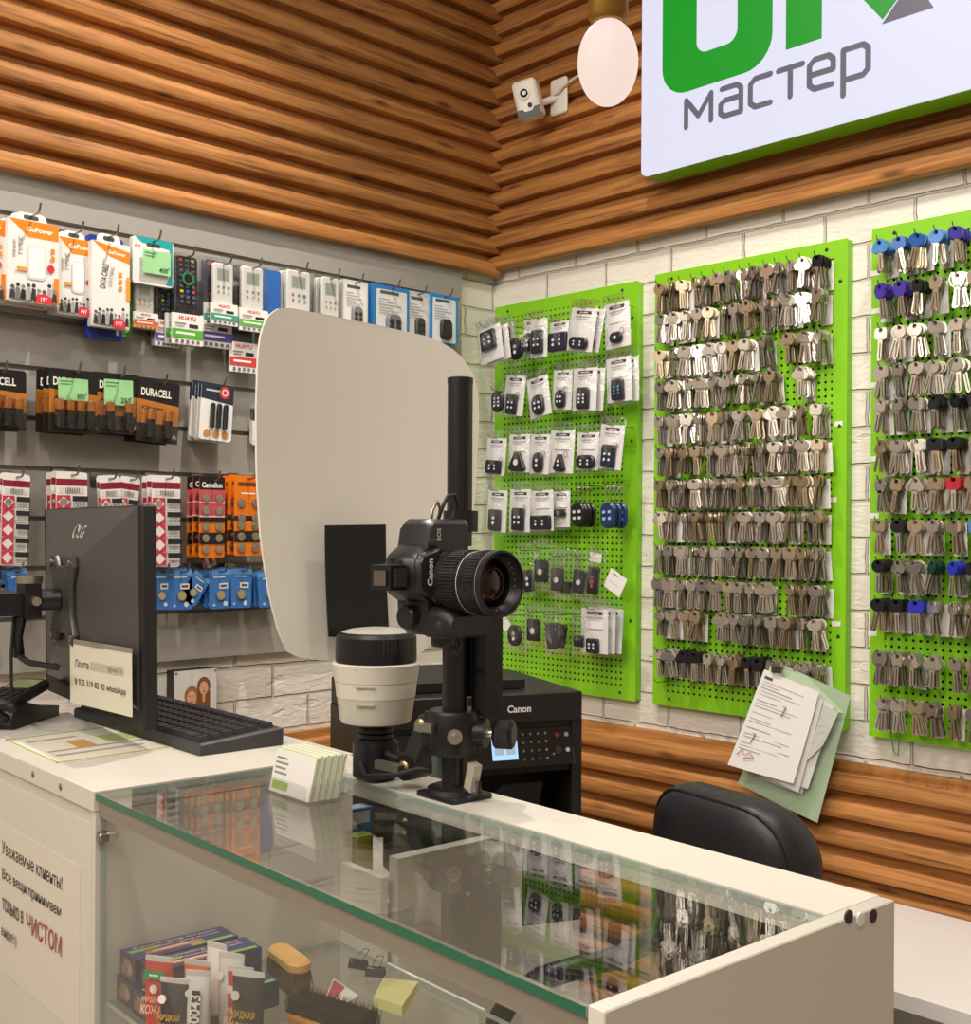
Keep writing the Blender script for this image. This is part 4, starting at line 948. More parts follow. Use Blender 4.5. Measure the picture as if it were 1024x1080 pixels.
# ---- monitor seen from the back
mr = Vector((.988, -.155, 0)).normalized(); mn = mr.cross(Vector((0, 0, 1)))
mc = Vector((.833, -1.504, 0))-mr*.263
MW, MH = .526, .324
mon = thing('monitor', 'black monitor seen from behind with a paper pocket taped on', 'monitor', frame((mc.x, mc.y, 1.208), mr, (0, 0, 1)) @ RXm(math.radians(0.8)))
mb = MB(); mb.prism(rr(MW, MH, .004, 3, 0, MH/2), -.021, 0, M_blackm, ch=.002); mb.build('bezel', mon, 30)
mb = MB(); mb.rect(-MW/2+.012, .016, MW/2-.012, MH-.012, -.0214, cm('0c0c10', .12)); mb.build('screen', mon, 0)
M_mback = mat('monitor back shell', '4a4744', .38)
mb = MB()
def rct(x0, y0, x1, y1, z): return [(x0, y0, z), (x1, y0, z), (x1, y1, z), (x0, y1, z)]
mb.loft([rct(-MW/2+.012, .03, MW/2-.016, MH-.002, .0005), rct(-.075, .10, .075, .245, .034)], M_mback, cap0=False); mb.build('back_shell', mon, 20)
mb = MB(); mb.box((-.16, .012, -.001), (.16, .0295, .010), M_blackm); mb.box((-.15, .06, .008), (-.105, .105, .016), M_dark); mb.build('lower_housing', mon, 0)
mb = MB(); mb.x = T(.015, .285, .0165) @ RXm(-math.atan2(.0335, .077)); mb.text('LG', .012, 0, .0008, cm('b5b1ac', .3), h=.022, bold=.01); mb.tube([(-.018+.011*math.cos(a), .011*math.sin(a), .001) for a in [2*PI*i/20 for i in range(19)]], .001, cm('b5b1ac', .3), 5); mb.x = I4; mb.build('logo', mon, 0)
# paper pocket on the monitor
pw, ph = .2, .098
pk = MB(); pk.prism(rr(pw, ph, .002, 2, 0, 0), -.0006, 0, cm('d8d3bf', .35)); pk.rect(-pw/2, ph/2-.007, pw/2, ph/2, .0004, cm('8d897c', .12)); pk.rect(-.03, ph/2-.009, .008, ph/2+.012, .0006, M_film2)
pk.text('Почта', -.058, .013, .0005, cm('4a463e', .5), h=.012, w=.045, bold=.01); pk.rect(-.03, .007, .075, .019, .0005, cm('b7b2a2', .5)); pk.text('@mail.ru', .05, .013, .0008, cm('8b877a', .5), h=.009, w=.045)
pk.text('8 925 319 82 42 whatsApp', 0, -.016, .0005, cm('4a463e', .5), h=.0125, w=.165, bold=.012)
pM = ML(mon) @ T(.152, .071, .0285) @ RYm(.158)
tag(pk.build('paper_pocket', None, 0, pM), 'paper in a clear pocket with phone number, taped to the monitor back', 'paper pocket')
# ---- monitor arm
arm = thing('monitor_stand', 'black jointed stand holding the monitor at the left edge', 'monitor stand', ML(mon).copy())
mb = MB(); ol = [(-.055, -.06), (-.035, -.058), (-.02, -.045), (.02, -.045), (.035, -.058), (.055, -.06), (.06, -.045), (.045, -.02), (.045, .02), (.06, .045), (.055, .06), (.035, .058), (.02, .045), (-.02, .045), (-.035, .058), (-.055, .06), (-.06, .045), (-.045, .02), (-.045, -.02), (-.06, -.045)]
mb.x = T(.004, .178, 0) @ Matrix.Diagonal((1.1, 1.18, 1, 1)); mb.prism(ol, .0345, .044, mat('satin grey metal', '4b4845', .36, .4), ch=.002); mb.x = I4; mb.build('mount_plate', arm, 35)
for sx in (-1, 1):
    for sy in (-1, 1):
        mb = MB(); mb.lathe([(.006, .043), (.006, .046), (.004, .047), (0, .0465)], M_steel, 12, (.004+sx*.052, .178+sy*.057, .001)); mb.build('screw', arm, 40)
mb = MB(); mb.cyl((-.004, .178, .043), (-.0125, .178, .085), .017, M_blackp); mb.box((-.04, .15, .075), (.012, .205, .10), M_blackp); mb.cyl((-.0125, .205, .087), (-.0125, .216, .087), .02, M_silver); mb.cyl((.012, .178, .087), (.03, .178, .087), .007, M_silver); mb.build('tilt_joint', arm, 35)
mb = MB(); mb.box((-.25, .155, .10), (-.0, .19, .135), M_blackp); mb.build('link', arm, 0)
mb = MB(); PPX = -.245; mb.cyl((PPX, -.0275, .118), (PPX, .345, .118), .017, M_blackp); mb.cyl((PPX, .345, .118), (PPX, .405, .118), .02, M_dark); mb.tube([(PPX-.01, .405, .118), (PPX-.01, .425, .118), (PPX, .435, .118), (PPX+.01, .425, .118), (PPX+.01, .405, .118)], .003, M_steel); mb.cyl((PPX, -.0275, .118), (PPX, -.021, .118), .03, M_blackp); mb.build('post', arm, 35)
mb = MB(); mb.tube([(-.0125, .155, .1), (-.02, .12, .105), (-.03, .09, .10)], .009, M_blackp); mb.tube([(-.03, .09, .10), (.03, .085, .1), (.08, .08, .07)], .005, M_blackp); mb.build('handle', arm, 50)
mb = MB(); mb.tube([(-.235, .34, .138), (-.19, .30, .142), (-.14, .25, .142), (-.08, .21, .14), (-.04, .2, .12)], .0035, M_blackp); mb.tube([(-.0125, .16, .11), (-.014, .1, .115), (-.014, .03, .115), (-.014, .02, .115)], .0025, M_blackm); mb.ball((-.014, .012, .115), .009, M_blackm, 12); mb.build('cable', arm, 50)
# ---- business card holder
bh = thing('card_holder', 'clear acrylic holder of business cards on the glass top', 'card holder', CM(.171, .158, 1.179))
bw = .092
mb = MB(); mb.box((-bw/2, 0, 0), (bw/2, .062, .002), M_film2); mb.box((-bw/2, -.002, 0), (bw/2, 0, .022), M_film2); mb.x = RXm(-.2); mb.box((-bw/2, .048, .0), (bw/2, .050, .045), M_film2); mb.x = I4
for s_ in (-1, 1): mb.box((s_*bw/2, 0, 0), (s_*(bw/2-.002), .06, .022), M_film2)
mb.build('tray', bh, 0)
for k in range(14):
    cd = MB(); cd.x = T(0, .004+.0031*k, .0025) @ RXm(-.22); hh = .051+(.001*(k % 3))
    cd.box((-.0445, 0, 0), (.0445, .0024, hh), M_white if k % 3 != 1 else cm('c9d89a', .4))
    cd.x = I4
    CARDS = cd.build('business_card', None, 0, CM(.171, .158, 1.179))
    tag(CARDS, 'front business card in the acrylic holder, white with green strip' if k == 0 else 'business card standing in the stack behind the front one', 'business card', 'business cards in the acrylic holder')
    if k == 0:
        f = MB(); f.x = T(0, .0038, .0025) @ RXm(-.22) @ RXm(PI/2); f.rect(-.04, .004, -.005, .014, 0, cm('9dbb5a', .5)); 
        for q in range(4): f.rect(-.04, .022+.006*q, -.012-.004*(q % 2), .0245+.006*q, 0, cm('8a8f86', .5))
        f.x = I4; f.build('print', CARDS, 0)
# ---- items in the case
M_bx = ['28306e', '2d3576', '232a64']
def cream_box(u, v, z, l=.135, w=.046, hh=.03, lab='', rz=0.0):
    root = thing('cream_box', lab, 'box', CM(u, v, z, rz))
    mb = MB(); mb.box((0, 0, 0), (w, l, hh), cm('2b2f52', .3)); 
    mb.rect(.001, .001, w-.001, l-.001, hh+.0002, cm(M_bx[int(u*97) % 3], .25))
    mb.rect(w*.55, .02, w*.78, l*.7, hh+.0004, cm('c4623a', .3)); mb.rect(w*.3, .004, w*.5, l*.3, hh+.0004, cm('7aa84a', .3)); mb.rect(w*.8, l*.55, w*.95, l*.97, hh+.0004, cm('7aa84a', .3))
    mb.text('Renovating Cream', w*.2, l*.5, hh+.0005, cm('e8c08a', .4), h=w*.17, w=l*.8, rot=PI/2); mb.rect(w*.62, l*.2, w*.68, l*.6, hh+.0006, cm('f0e4d8', .4)); mb.text('Renovating Cream', w*.42, l*.6, hh+.0006, cm('dfe4f0', .4), h=w*.13, w=l*.6, rot=PI/2); mb.box((w*.3, .0, hh*.2), (w*.7, -.0004, hh*.8), cm('8a7a66', .4))
    mb.build('carton', root, 0)
    f = MB(); f.x = T(0, -.0003, 0) @ RXm(PI/2); f.rect(.004, .003, w-.004, hh-.003, 0, cm('4b3a3a', .3)); f.rect(.006, .006, w*.5, hh*.55, .0003, cm('8a6a5a', .35)); f.prism(circ(w*.14, 12, w*.7, hh*.5), .0003, .0005, cm('9a8f86', .3)); f.x = I4; f.build('end_print', root, 0)
    return root
cream_box(.004, .024, .9245, lab='cream carton in the lower layer against the case end')
cream_box(.053, .022, .9245, lab='cream carton in the lower layer, second from the case end')
cream_box(.102, .03, .9245, lab='cream carton at the right of the lower layer by the tubes')
cream_box(.008, .026, .9551, lab='cream carton on top, showing its full printed lid', rz=-.02)
cream_box(.058, .03, .9551, lab='cream carton on top, second from case end beside the tubes', rz=-.05)
def tube_item(u, v, h, w, base, lab, band=None, words=(), rz=0.0, wcol='f2e9e0', stripe=None, tilt=0.0):
    root = thing('cream_tube', lab, 'tube', CM(u, v, .9245, rz) @ RXm(tilt))
    mb = MB(); n = 16
    def ring(a, b, z): return [(a*math.cos(2*PI*i/n), b*math.sin(2*PI*i/n), z) for i in range(n)]
    mb.loft([ring(w*.42, w*.42, .012), ring(w*.46, w*.44, .02), ring(w*.5, w*.30, h*.6), ring(w*.52, w*.12, h*.86), ring(w*.53, .0012, h*.93)], cm(base, .3), cap1=False)
    mb.build('tube_body', root, 40)
    c = MB(); c.loft([ring(w*.53, .0012, h*.93), ring(w*.53, .001, h)], cm('d9d6d0', .3), cap0=False); c.build('crimp', root, 40)
    q = MB(); q.cyl((0, 0, 0), (0, 0, .013), w*.4, M_blackp, seg=16); q.build('cap', root, 40)
    p = MB(); p.x = T(0, -w*.335, h*.56) @ RXm(PI/2-.16)
    if band: p.rect(-w*.4, h*.18, w*.4, h*.28, .0022, cm(band, .35)); p.rect(-w*.2, h*.215, w*.15, h*.24, .0026, cm('e8f0e4', .4))
    if stripe: p.rect(-w*.14, -h*.3, w*.2, h*.22, .0020, cm(stripe, .4)); 
    for (t, y, hh, col, rt) in words: p.text(t, 0 if not rt else w*.03, h*y, .0026, cm(col, .4), h=hh*h, w=(w*.82 if not rt else h*.42), rot=rt, bold=.02)
    p.prism(circ(w*.15, 7, 0 if band else -w*.28, h*.06 if band else h*.18), .0018, .0024, cm('ece2dc', .4))
    p.x = I4; p.build('print', root, 0)
    return root
tube_item(.128, .02, .088, .033, 'cc3f2c', 'red cream tube with green band, first from the cartons', band='1f9a5a', words=[('ЖИДКАЯ', -.07, .08, 'f2b8a0', 0), ('КОЖА', -.19, .11, 'f2b8a0', 0)], rz=.6)
tube_item(.176, .002+.014, .078, .034, '3a3a3e', 'black cream tube with yellow words in front of the others', words=[('ЖИДКАЯ', -.06, .1, 'd8a53a', 0), ('КОЖА', -.2, .13, 'd8a53a', 0)], rz=.6)
tube_item(.162, .05, .086, .033, 'e0702a', 'orange and yellow cream tube behind the front black one', words=[('КОЖА', -.1, .1, 'f4dca0', 0)], rz=.5)
tube_item(.196, .034, .088, .028, 'e6e4e0', 'white cream tube with numbered black stripe', stripe='1c1c20', words=[('50043', -.04, .14, 'f0eee8', PI/2)], rz=.7)
tube_item(.186, .08, .094, .032, 'd8d6d2', 'plain white cream tube at the rear of the tubes', words=[], rz=.5)
tube_item(.216, .075, .088, .030, 'c23a34', 'red cream tube squeezed beside the last black one', words=[('ЖИДК', -.07, .08, 'f0c8b8', 0), ('КОЖ', -.19, .11, 'f0c8b8', 0)], rz=.6)
tube_item(.242, .07, .092, .036, '37383d', 'black cream tube with yellow words last in the line', words=[('ЖИДКАЯ', -.03, .1, 'd8a53a', 0), ('КОЖА', -.17, .13, 'd8a53a', 0)], rz=.6)
tube_item(.142, .085, .092, .03, 'efefec', 'white-topped cream tube between cartons and orange tube', words=[], rz=.3)
mb = MB()
mb.box((.215, .026, .9245), (.285, .028, .955), M_film2); mb.box((.283, .028, .9245), (.285, .12, .955), M_film2); mb.box((.215, .028, .9245), (.283, .12, .9262), M_film2)
o = mb.build('acrylic_tray', None, 0, CM()); tag(o, 'low clear acrylic tray beside the cream tubes', 'tray')
def brush(name, lab, u, v, z, rz, L, W, Hh, bl, bcol, wcol, up):
    root = thing(name, lab, 'brush', CM(u, v, z, rz))
    mb = MB(); z0 = 0 if up else bl; mb.x = T(0, 0, z0); mb.prism(rr(L, W, W*.48, 6), 0, Hh, cm(wcol, .35), ch=.003); mb.x = I4; mb.build('handle', root, 40)
    b_ = MB(); rnd = random.Random(int(u*1000))
    N = int(L*W*200000)
    for k in range(N):
        x = rnd.uniform(-.46, .46)*L; y = rnd.uniform(-.44, .44)*W; za = Hh if up else bl+.001; zb = (Hh+bl*rnd.uniform(.75, 1.05)) if up else rnd.uniform(0, .002)
        dx, dy = rnd.uniform(-.006, .006), rnd.uniform(-.006, .006); r = .0007
        b_.add([(x-r, y-r*.6, za), (x+r, y-r*.6, za), (x, y+r, za), (x+dx, y+dy, zb)], [(0, 1, 3), (1, 2, 3), (2, 0, 3)], cm(bcol, .7))
    b_.box((-.42*L, -.38*W, min(za, zb)), (.42*L, .38*W, (Hh+bl*.6) if up else bl), cm(bcol, .7))
    o = b_.build('bristles', root, 0); o['kind'] = 'stuff'
q = onZ(305, 1008, .965); u, v = loc(q)
brush('brush', 'light wooden brush block lying beyond the cream tubes', u, v, .9245, -.12, .085, .03, .014, .03, '6a5a48', 'd0a05c', False)
q = onZ(350, 1062, .95); u, v = loc(q)
brush('shoe_brush', 'shoe brush with thick dark bristles upward before the note pad', u, v, .9245, .25, .125, .042, .012, .026, '2c2925', 'c98f3a', True)
# sticky notes
cn = [onZ(x, y, .936) for x, y in ((394, 1052), (424, 1062), (441, 1036), (404, 1032))]
mb = MB(); mb.loft([[(p.x, p.y, .9245) for p in cn], [(p.x, p.y, .937) for p in cn]], cm('dcd893', .6)); tag(mb.build('note_pad', None, 0), 'pale yellow sticky note pad on the glass shelf', 'note pad')
cn = [onZ(x, y, .926) for x, y in ((338, 1062), (352, 1068), (378, 1052), (352, 1034))]
mb = MB(); mb.add([(p.x, p.y, .9248+.004*(i in (2, 3))) for i, p in enumerate(cn)], [(0, 1, 2, 3)], M_white); mb.add([tuple(cn[0].lerp(cn[3], t_).lerp(cn[1].lerp(cn[2], t_), s_)[:2])+(.9252+.004*t_,) for s_, t_ in ((.05, .3), (.5, .3), (.5, .95), (.05, .95))], [(0, 1, 2, 3)], cm('c2555a', .5))
tag(mb.build('price_card', None, 0), 'small red and white card beside the dark shoe brush', 'card')
for i, (px, py) in enumerate([(378, 1016), (396, 1024)]):
    q = onZ(px, py, .93); root = thing('binder_clip', ['black binder clip on the shelf, further from the note pad', 'black binder clip on the shelf, nearer the note pad'][i], 'binder clip', T(q.x, q.y, .9245) @ RZ(.4+.2*i))
    mb = MB(); mb.loft([[(x, -.007, 0), (x, .007, 0), (x, .0015, .011), (x, -.0015, .011)] for x in (-.0125, .0125)], M_blackp); mb.build('body', root, 0)
    for s_ in (-1, 1):
        mb = MB(); mb.tube([(-.005, 0, .010), (-.005, s_*.012, .014), (-.004, s_*.022, .017), (.004, s_*.022, .017), (.005, s_*.012, .014), (.005, 0, .010)], .0007, M_steel, 5); mb.build('wire_arm', root, 50)
# behind the counter, seen through the open back: a pale panel, dark bag and packets
mb = MB(); mb.box((.088, .372, 0), (.108, .60, 1.055), M_cream); o = mb.build('side_panel', None, 0, CM()); tag(o, 'pale upright panel standing behind the counter, seen through the glass', 'panel')
bg = MB(); n = 14; rnd = random.Random(5); rings = []
for k in range(7):
    z = k/6; rr_ = [.7, 1, 1.02, .95, .85, .6, .25][k]
    rings.append([(.058*rr_*math.cos(2*PI*i/n)*rnd.uniform(.85, 1.12), .085*rr_*math.sin(2*PI*i/n)*rnd.uniform(.85, 1.12), .004+.19*z+(rnd.uniform(-.008, .008) if k else 0)) for i in range(n)])
bg.loft(rings, mat('dark green bag cloth', '2d3a2c', .55, noise=.5, nscale=40)); 
shelf_z = .98
sh = MB(); sh.box((-.25, .39, shelf_z-.02), (.086, .62, shelf_z), M_cream); o = sh.build('shelf', None, 0, CM()); tag(o, 'pale shelf behind the counter holding the dark green bag', 'shelf')
tag(bg.build('bag', None, 25, CM(.028, .50, shelf_z+.001)), 'crumpled dark green bag on the shelf behind the counter', 'bag')
for i in range(3):
    bx = MB(); bx.box((0, 0, 0), (.03, .05, .034), cm(['3566a8', '2f5c9c', '3b70b4'][i], .35)); bx.rect(.004, .006, .026, .044, .0342, cm('c5d3e6', .4)); bx.x = T(.0302, 0, 0) @ RYm(PI/2) @ RZ(0); bx.rect(-.03, .006, -.012, .044, 0, cm('d8e0ea', .4)); bx.x = I4
    tag(bx.build('packet', None, 0, CM(-.09, .40, shelf_z+.0005+.0345*i)), ['blue packet at the bottom of the pile beside the green bag', 'blue packet in the middle of the pile beside the green bag', 'blue packet topping the pile beside the green bag'][i], 'packet')
bx = MB(); bx.box((0, 0, 0), (.022, .03, .07), cm('c9b83a', .4)); bx.rect(.003, .003, .019, .027, .0702, cm('6a8a3a', .4)); tag(bx.build('packet', None, 0, CM(-.055, .40, shelf_z+.0005)), 'yellow packet between blue packets and green bag', 'packet')
# ------------------------------------------------------------------ photo gear on the counter
base = onZ(479, 840, 1.18); bxp, byp = base.x, base.y
M_gun = mat('black anodised tube', '141416', .32, spec=.6)
col = thing('camera_column', 'black steel camera column bolted to the counter rail', 'camera stand', T(bxp, byp, 1.18) @ RZ(-CA))
mb = MB(); mb.prism(rr(.072, .064, .006, 4), .0003, .006, M_blackp, ch=.001); mb.lathe([(.034, .006), (.032, .012), (.018, .017)], M_blackp, 24); mb.build('base_plate', col, 35)
mb = MB(); mb.cyl((0, 0, .012), (0, 0, .335), .0152, M_gun, seg=28); mb.build('lower_tube', col, 35)
up = Vector((RX[0], RX[1], 0))*.004
mb = MB(); mb.cyl((.003, .003, .30), (.003, .003, .499), .0152, M_gun, seg=24); mb.lathe([(.0156, .494), (.0156, .501), (.013, .502), (.0, .502)], M_blackp, 24, (.003, .003, 0)); mb.build('upper_tube', col, 35)
mb = MB(); mb.box((.010, .018, .098), (.034, .046, .262), M_blackm); mb.box((.010, .0175, .15), (.0345, .04, .156), M_blackp); mb.box((.002, .012, .12), (.014, .024, .25), M_blackp); mb.build('slider_block', col, 0)
mb = MB(); mb.lathe([(.030, .052), (.032, .056), (.032, .100), (.030, .104)], M_blackp, 28); mb.box((-.034, -.02, .058), (-.01, .02, .100), M_blackp); mb.build('clamp_collar', col, 35)
rt = Vector((RX[0]*1.0, RX[1]*1.0, 0)).normalized()
rt = Vector((.694, .72, 0)) if True else rt
sl = Vector((.9, -.25, 0)).normalized()
def lrot(v): return Vector((v.x*math.cos(CA)-v.y*math.sin(CA), v.x*math.sin(CA)+v.y*math.cos(CA), 0))
mb = MB(); a = lrot(Vector((.80, .45, 0)).normalized()); c0 = Vector((0, 0, .078))
mb.cyl(c0+a*.025, c0+a*.040, .018, M_blackp); mb.cyl(c0+a*.038, c0+a*.052, .006, M_silver); mb.lathe([(.015, 0), (.0185, .004), (.0185, .02), (.014, .024), (0, .024)], M_blackp, 8, c0+a*.050, a); mb.build('knob', col, 25)
mb = MB(); a2 = lrot(Vector((.72, -.65, 0)).normalized()); mb.cyl(c0+a2*.025, c0+a2*.05, .0045, M_silver); mb.lathe([(.006, 0), (.009, .004), (.009, .010), (.0, .011)], M_silver, 12, c0+a2*.03, a2); mb.build('lock_screw', col, 35)
# cable clipped behind the base
mb = MB(); mb.x = RYm(.25); mb.box((.018, -.004, .018), (.030, .008, .052), cm('b9b4a4', .4)); mb.x = I4; mb.tube([(.04, .004, .024), (.044, 0, .012), (.035, -.006, .005), (.02, -.012, .006)], .003, M_blackp); mb.build('cable_plug', col, 40)
# ---- DSLR, portrait, lens along the counter
cp = atD(461, 608, 1.30)
cam_root = thing('camera', 'black reflex camera turned upright on the column, lens along the counter', 'camera', frame((cp.x, cp.y, cp.z), (0, 0, 1), (0, -1, 0)) @ RXm(0.06))
M_body = mat('camera leatherette', '1e1e20', .42, bump=.15, bscale=900)
M_bodys = mat('camera shell', '262628', .3)
mb = MB()
ol = [(-.064, -.042), (.060, -.042), (.064, -.036), (.064, .018), (.058, .026), (.036, .030), (.026, .046), (.018, .051), (-.012, .051), (-.020, .046), (-.028, .030), (-.054, .028), (-.064, .020)]
mb.prism(ol, -.034, .014, M_bodys, ch=.007); mb.build('body', cam_root, 40)
mb = MB(); g = []
for k, (x0, x1, z) in enumerate([(-.066, -.030, .006), (-.067, -.032, .024), (-.066, -.036, .040), (-.062, -.042, .047)]):
    g.append([(cx_, cy_, z) for cx_, cy_ in rr(x1-x0, .068-.002*k, .010, 4, (x0+x1)/2, -.006)])
mb.loft(g, M_body); mb.build('grip', cam_root, 45)
mb = MB(); mb.prism([(-.026, .014), (.034, .014), (.026, .044), (.018, .049), (-.010, .049), (-.018, .044)], .010, .022, M_bodys, ch=.005); mb.text('Canon', .006, .033, .0226, cm('e4e2de', .4), h=.0085, bold=.03); mb.build('prism_front', cam_root, 40)
mb = MB(); mb.text('EOS', .047, .012, .0146, cm('c9c7c2', .4), h=.006, bold=.02); mb.build('badge', cam_root, 0)
mb = MB(); mb.lathe([(.013, .0), (.0135, .003), (.0135, .010), (.012, .012), (0, .012)], M_bodys, 24, (-.044, .027, -.012), (0, 1, 0)); mb.build('mode_dial', cam_root, 30)
mb = MB(); mb.lathe([(.006, 0), (.006, .004), (.004, .005), (0, .005)], M_dark, 14, (-.052, .022, .03), (0, .9, .3)); mb.build('shutter_button', cam_root, 35)
mb = MB(); mb.prism(rr(.008, .012, .003, 4, .038, .024), .014, .018, M_bodys, ch=.001); mb.build('flash_button', cam_root, 35)
# hot shoe trigger sticking out to the side
tr = MB(); tr.box((-.012, .0505, -.020), (.012, .054, .006), M_steel); tr.build('hot_shoe', cam_root, 0)
tr = MB(); tr.box((-.013, .0542, -.024), (.014, .078, .008), M_blackp); tr.box((-.009, .058, .008), (.010, .074, .012), M_dark); tr.box((-.008, .0783, -.016), (.008, .0805, .003), M_steel); tr.cyl((.016, .06, -.01), (.022, .06, -.01), .004, M_dark); tr.build('radio_trigger', cam_root, 0)
L_ = MB(); P_ = [(.0, .014), (.034, .014), (.035, .018), (.0335, .022), (.0335, .030)]
L_.lathe(P_[1:]+[(.0345, .031), (.0345, .056), (.0335, .057), (.0335, .064), (.0345, .066), (.0350, .068), (.0350, .084), (.0358, .086), (.0358, .094), (.0335, .095), (.0325, .090), (.026, .082), (.0255, .0735)], M_blackp, 48, (-.005, -.004, 0), caps=False)
LB = L_.build('lens_barrel', cam_root, 30)
L_ = MB()
for i in range(60):
    a = 2*PI*i/60; L_.x = T(-.005, -.004, 0) @ RZ(a); L_.box((.0340, -.0008, .033), (.0357, .0008, .054), M_blackm)
L_.x = I4; L_.build('zoom_ring', LB, 0); L_ = MB()
for i in range(60): L_.x = T(-.005, -.004, 0) @ RZ(2*PI*i/60); L_.box((.0348, -.0006, .069), (.0357, .0006, .082), M_blackm)
L_.x = I4; L_.build('focus_ring', LB, 0)
L_ = MB(); L_.lathe([(.0338, .0572), (.0340, .0575), (.0338, .0578)], M_white, 40, (-.005, -.004, 0), caps=False); L_.lathe([(.0361, .0865), (.0361, .0872)], cm('8c8c8c', .4), 40, (-.005, -.004, 0), caps=False)
for k in range(26):
    a = 2*PI*k/26
    if k % 9 < 6: L_.x = T(-.005, -.004, 0) @ RZ(a); L_.box((.0284, -.0006, .0858), (.0292, .0006, .0866), cm('a9a7a2', .4))
L_.x = I4; L_.build('lens_markings', LB, 0)
L_ = MB(); L_.lathe([(.0001, .0835), (.008, .083), (.016, .081), (.0235, .0765), (.0255, .0745)][::-1], mat('lens glass coating', '1c0d10', .05, spec=.55), 36, (-.005, -.004, 0)); L_.lathe([(.0175, .0805), (.0165, .0815), (.016, .0812)], mat('inner lens ring', '5a2a26', .3), 30, (-.005, -.004, 0), caps=False); L_.build('front_element', LB, 50)
mb = MB(); mb.box((-.02, -.058, -.025), (.024, -.0425, .010), M_blackp); mb.build('quick_release_plate', cam_root, 0)
mb = MB(); mb.tube([(.062, -.01, -.01), (.078, -.014, -.006), (.090, -.02, -.004), (.092, -.034, -.006), (.08, -.044, -.012), (.066, -.042, -.016), (.06, -.03, -.018)], .0022, M_blackm); mb.tube([(.062, .0, -.01), (.075, .0, -.008), (.084, -.01, -.01), (.076, -.02, -.016), (.062, -.02, -.018)], .0018, M_steel); mb.build('strap_loop', cam_root, 50)
mb = MB(); mb.x = T(-.066, -.02, -.01); mb.prism(rr(.03, .02, .005, 4), -.012, .012, M_dark, ch=.003); mb.tube([(-.01, 0, 0), (-.022, -.012, 0), (-.026, -.026, -.004), (-.014, -.034, -.006), (0, -.03, -.01)], .003, M_blackm); mb.x = I4; mb.build('remote_cable', cam_root, 50)
# bracket from column to camera
cw = ML(cam_root) @ Vector((0, -.05, -.008))
mb = MB(); d0 = Vector((bxp+.004, byp+.004, cw.z)); mb.cyl(d0-Vector((0, 0, .018)), d0+Vector((0, 0, .018)), .0215, M_blackp, seg=20); mb.box((cw.x-.016, cw.y-.002, cw.z-.014), (max(cw.x+.004, d0.x+.006), d0.y+.0, cw.z+.014), M_blackp)
mb.cyl((d0.x, d0.y, cw.z+.05), (d0.x, d0.y, cw.z+.075), .021, M_blackp, seg=20)
o = mb.build('camera_bracket', col, 35); o.matrix_parent_inverse = ML(col).inverted()
# ---- studio flash head
fl = atD(396, 822, 1.49)
flash = thing('flash_head', 'off-white studio flash head with black cap beside the camera', 'flash', T(fl.x, fl.y, 1.1808))
M_fl = mat('flash casing', 'd6d0c2', .38, noise=.03, nscale=12)
mb = MB(); mb.lathe([(.044, .074), (.046, .078), (.0495, .105), (.0500, .106), (.0506, .107), (.0525, .126), (.0532, .127), (.0555, .144), (.0562, .148), (.054, .150)], M_fl, 40); mb.build('casing', flash, 25)
mb = MB()
for k in range(3): mb.x = RZ(-.9+.0*k); mb.box((.044, -.014, .100+.022*k), (.0525+.001*k, .010, .1015+.022*k), cm('a9a294', .5))
mb.x = I4; mb.build('vents', flash, 0)
mb = MB(); mb.lathe([(.049, .150), (.0515, .151), (.0520, .156), (.0515, .182), (.048, .187), (.044, .188)], M_blackp, 40)
for k in range(4): mb.x = RZ(-.5+.1*k); mb.box((.0505, -.0012, .164), (.0524, .0012, .181), M_dark)
mb.x = I4; mb.build('cap', flash, 30)
mb = MB(); mb.lathe([(.0001, .1935), (.018, .193), (.034, .191), (.0445, .188)][::-1], mat('frosted dome', 'b9b4a9', .35), 32); mb.build('diffuser', flash, 50)
mb = MB(); mb.lathe([(.044, .0745), (.042, .079), (.026, .080)], M_blackp, 32); mb.lathe([(.021, .046), (.0235, .047), (.0235, .052), (.0205, .053), (.0235, .054), (.0235, .059), (.0205, .060), (.0235, .061), (.0235, .066), (.021, .067), (.021, .079)], M_blackp, 28); mb.build('neck', flash, 30)
mb = MB(); mb.prism(rr(.052, .052, .018, 5), 0, .052, M_blackp, ch=.005); mb.build('socket', flash, 35)
# ---- clamp arm between flash and column
ar = thing('clamp_arm', 'black double-jointed clamp arm between the flash and the column', 'clamp', T(0, 0, 0))
pf = Vector((fl.x, fl.y, 1.215)); pc = Vector((bxp, byp, 1.258))
dr = (pc-pf); dr.z = 0; dn = dr.normalized()
j1 = pf+dn*.07; j1.z = 1.207; j2 = pf+dn*.098; j2.z = 1.262
side = Vector((dn.y, -dn.x, 0))
ar.matrix_local = T(j1.x, j1.y, j1.z)
def loc_build(mb, nm, sm=35): mb.v = [Vector(v)-j1 for v in mb.v]; return mb.build(nm, ar, sm)
mb = MB(); mb.cyl(pf+dn*.0235, j1+Vector((0, 0, 0)), .009, M_blackp); mb.cyl(j1-side*.016, j1+side*.018, .016, M_blackp); loc_build(mb, 'lower_joint')
mb = MB(); fr_ = Matrix((( *[dn.x, (j2-j1).normalized().x, side.x], 0), (dn.y, (j2-j1).normalized().y, side.y, 0), (dn.z, (j2-j1).normalized().z, side.z, 0), (0, 0, 0, 1)))
mid = (j1+j2)/2; mb.x = T(*mid) @ fr_; mb.prism(rr(.030, .092, .006, 4), -.012, .014, M_dark, ch=.003); mb.x = I4; loc_build(mb, 'link')
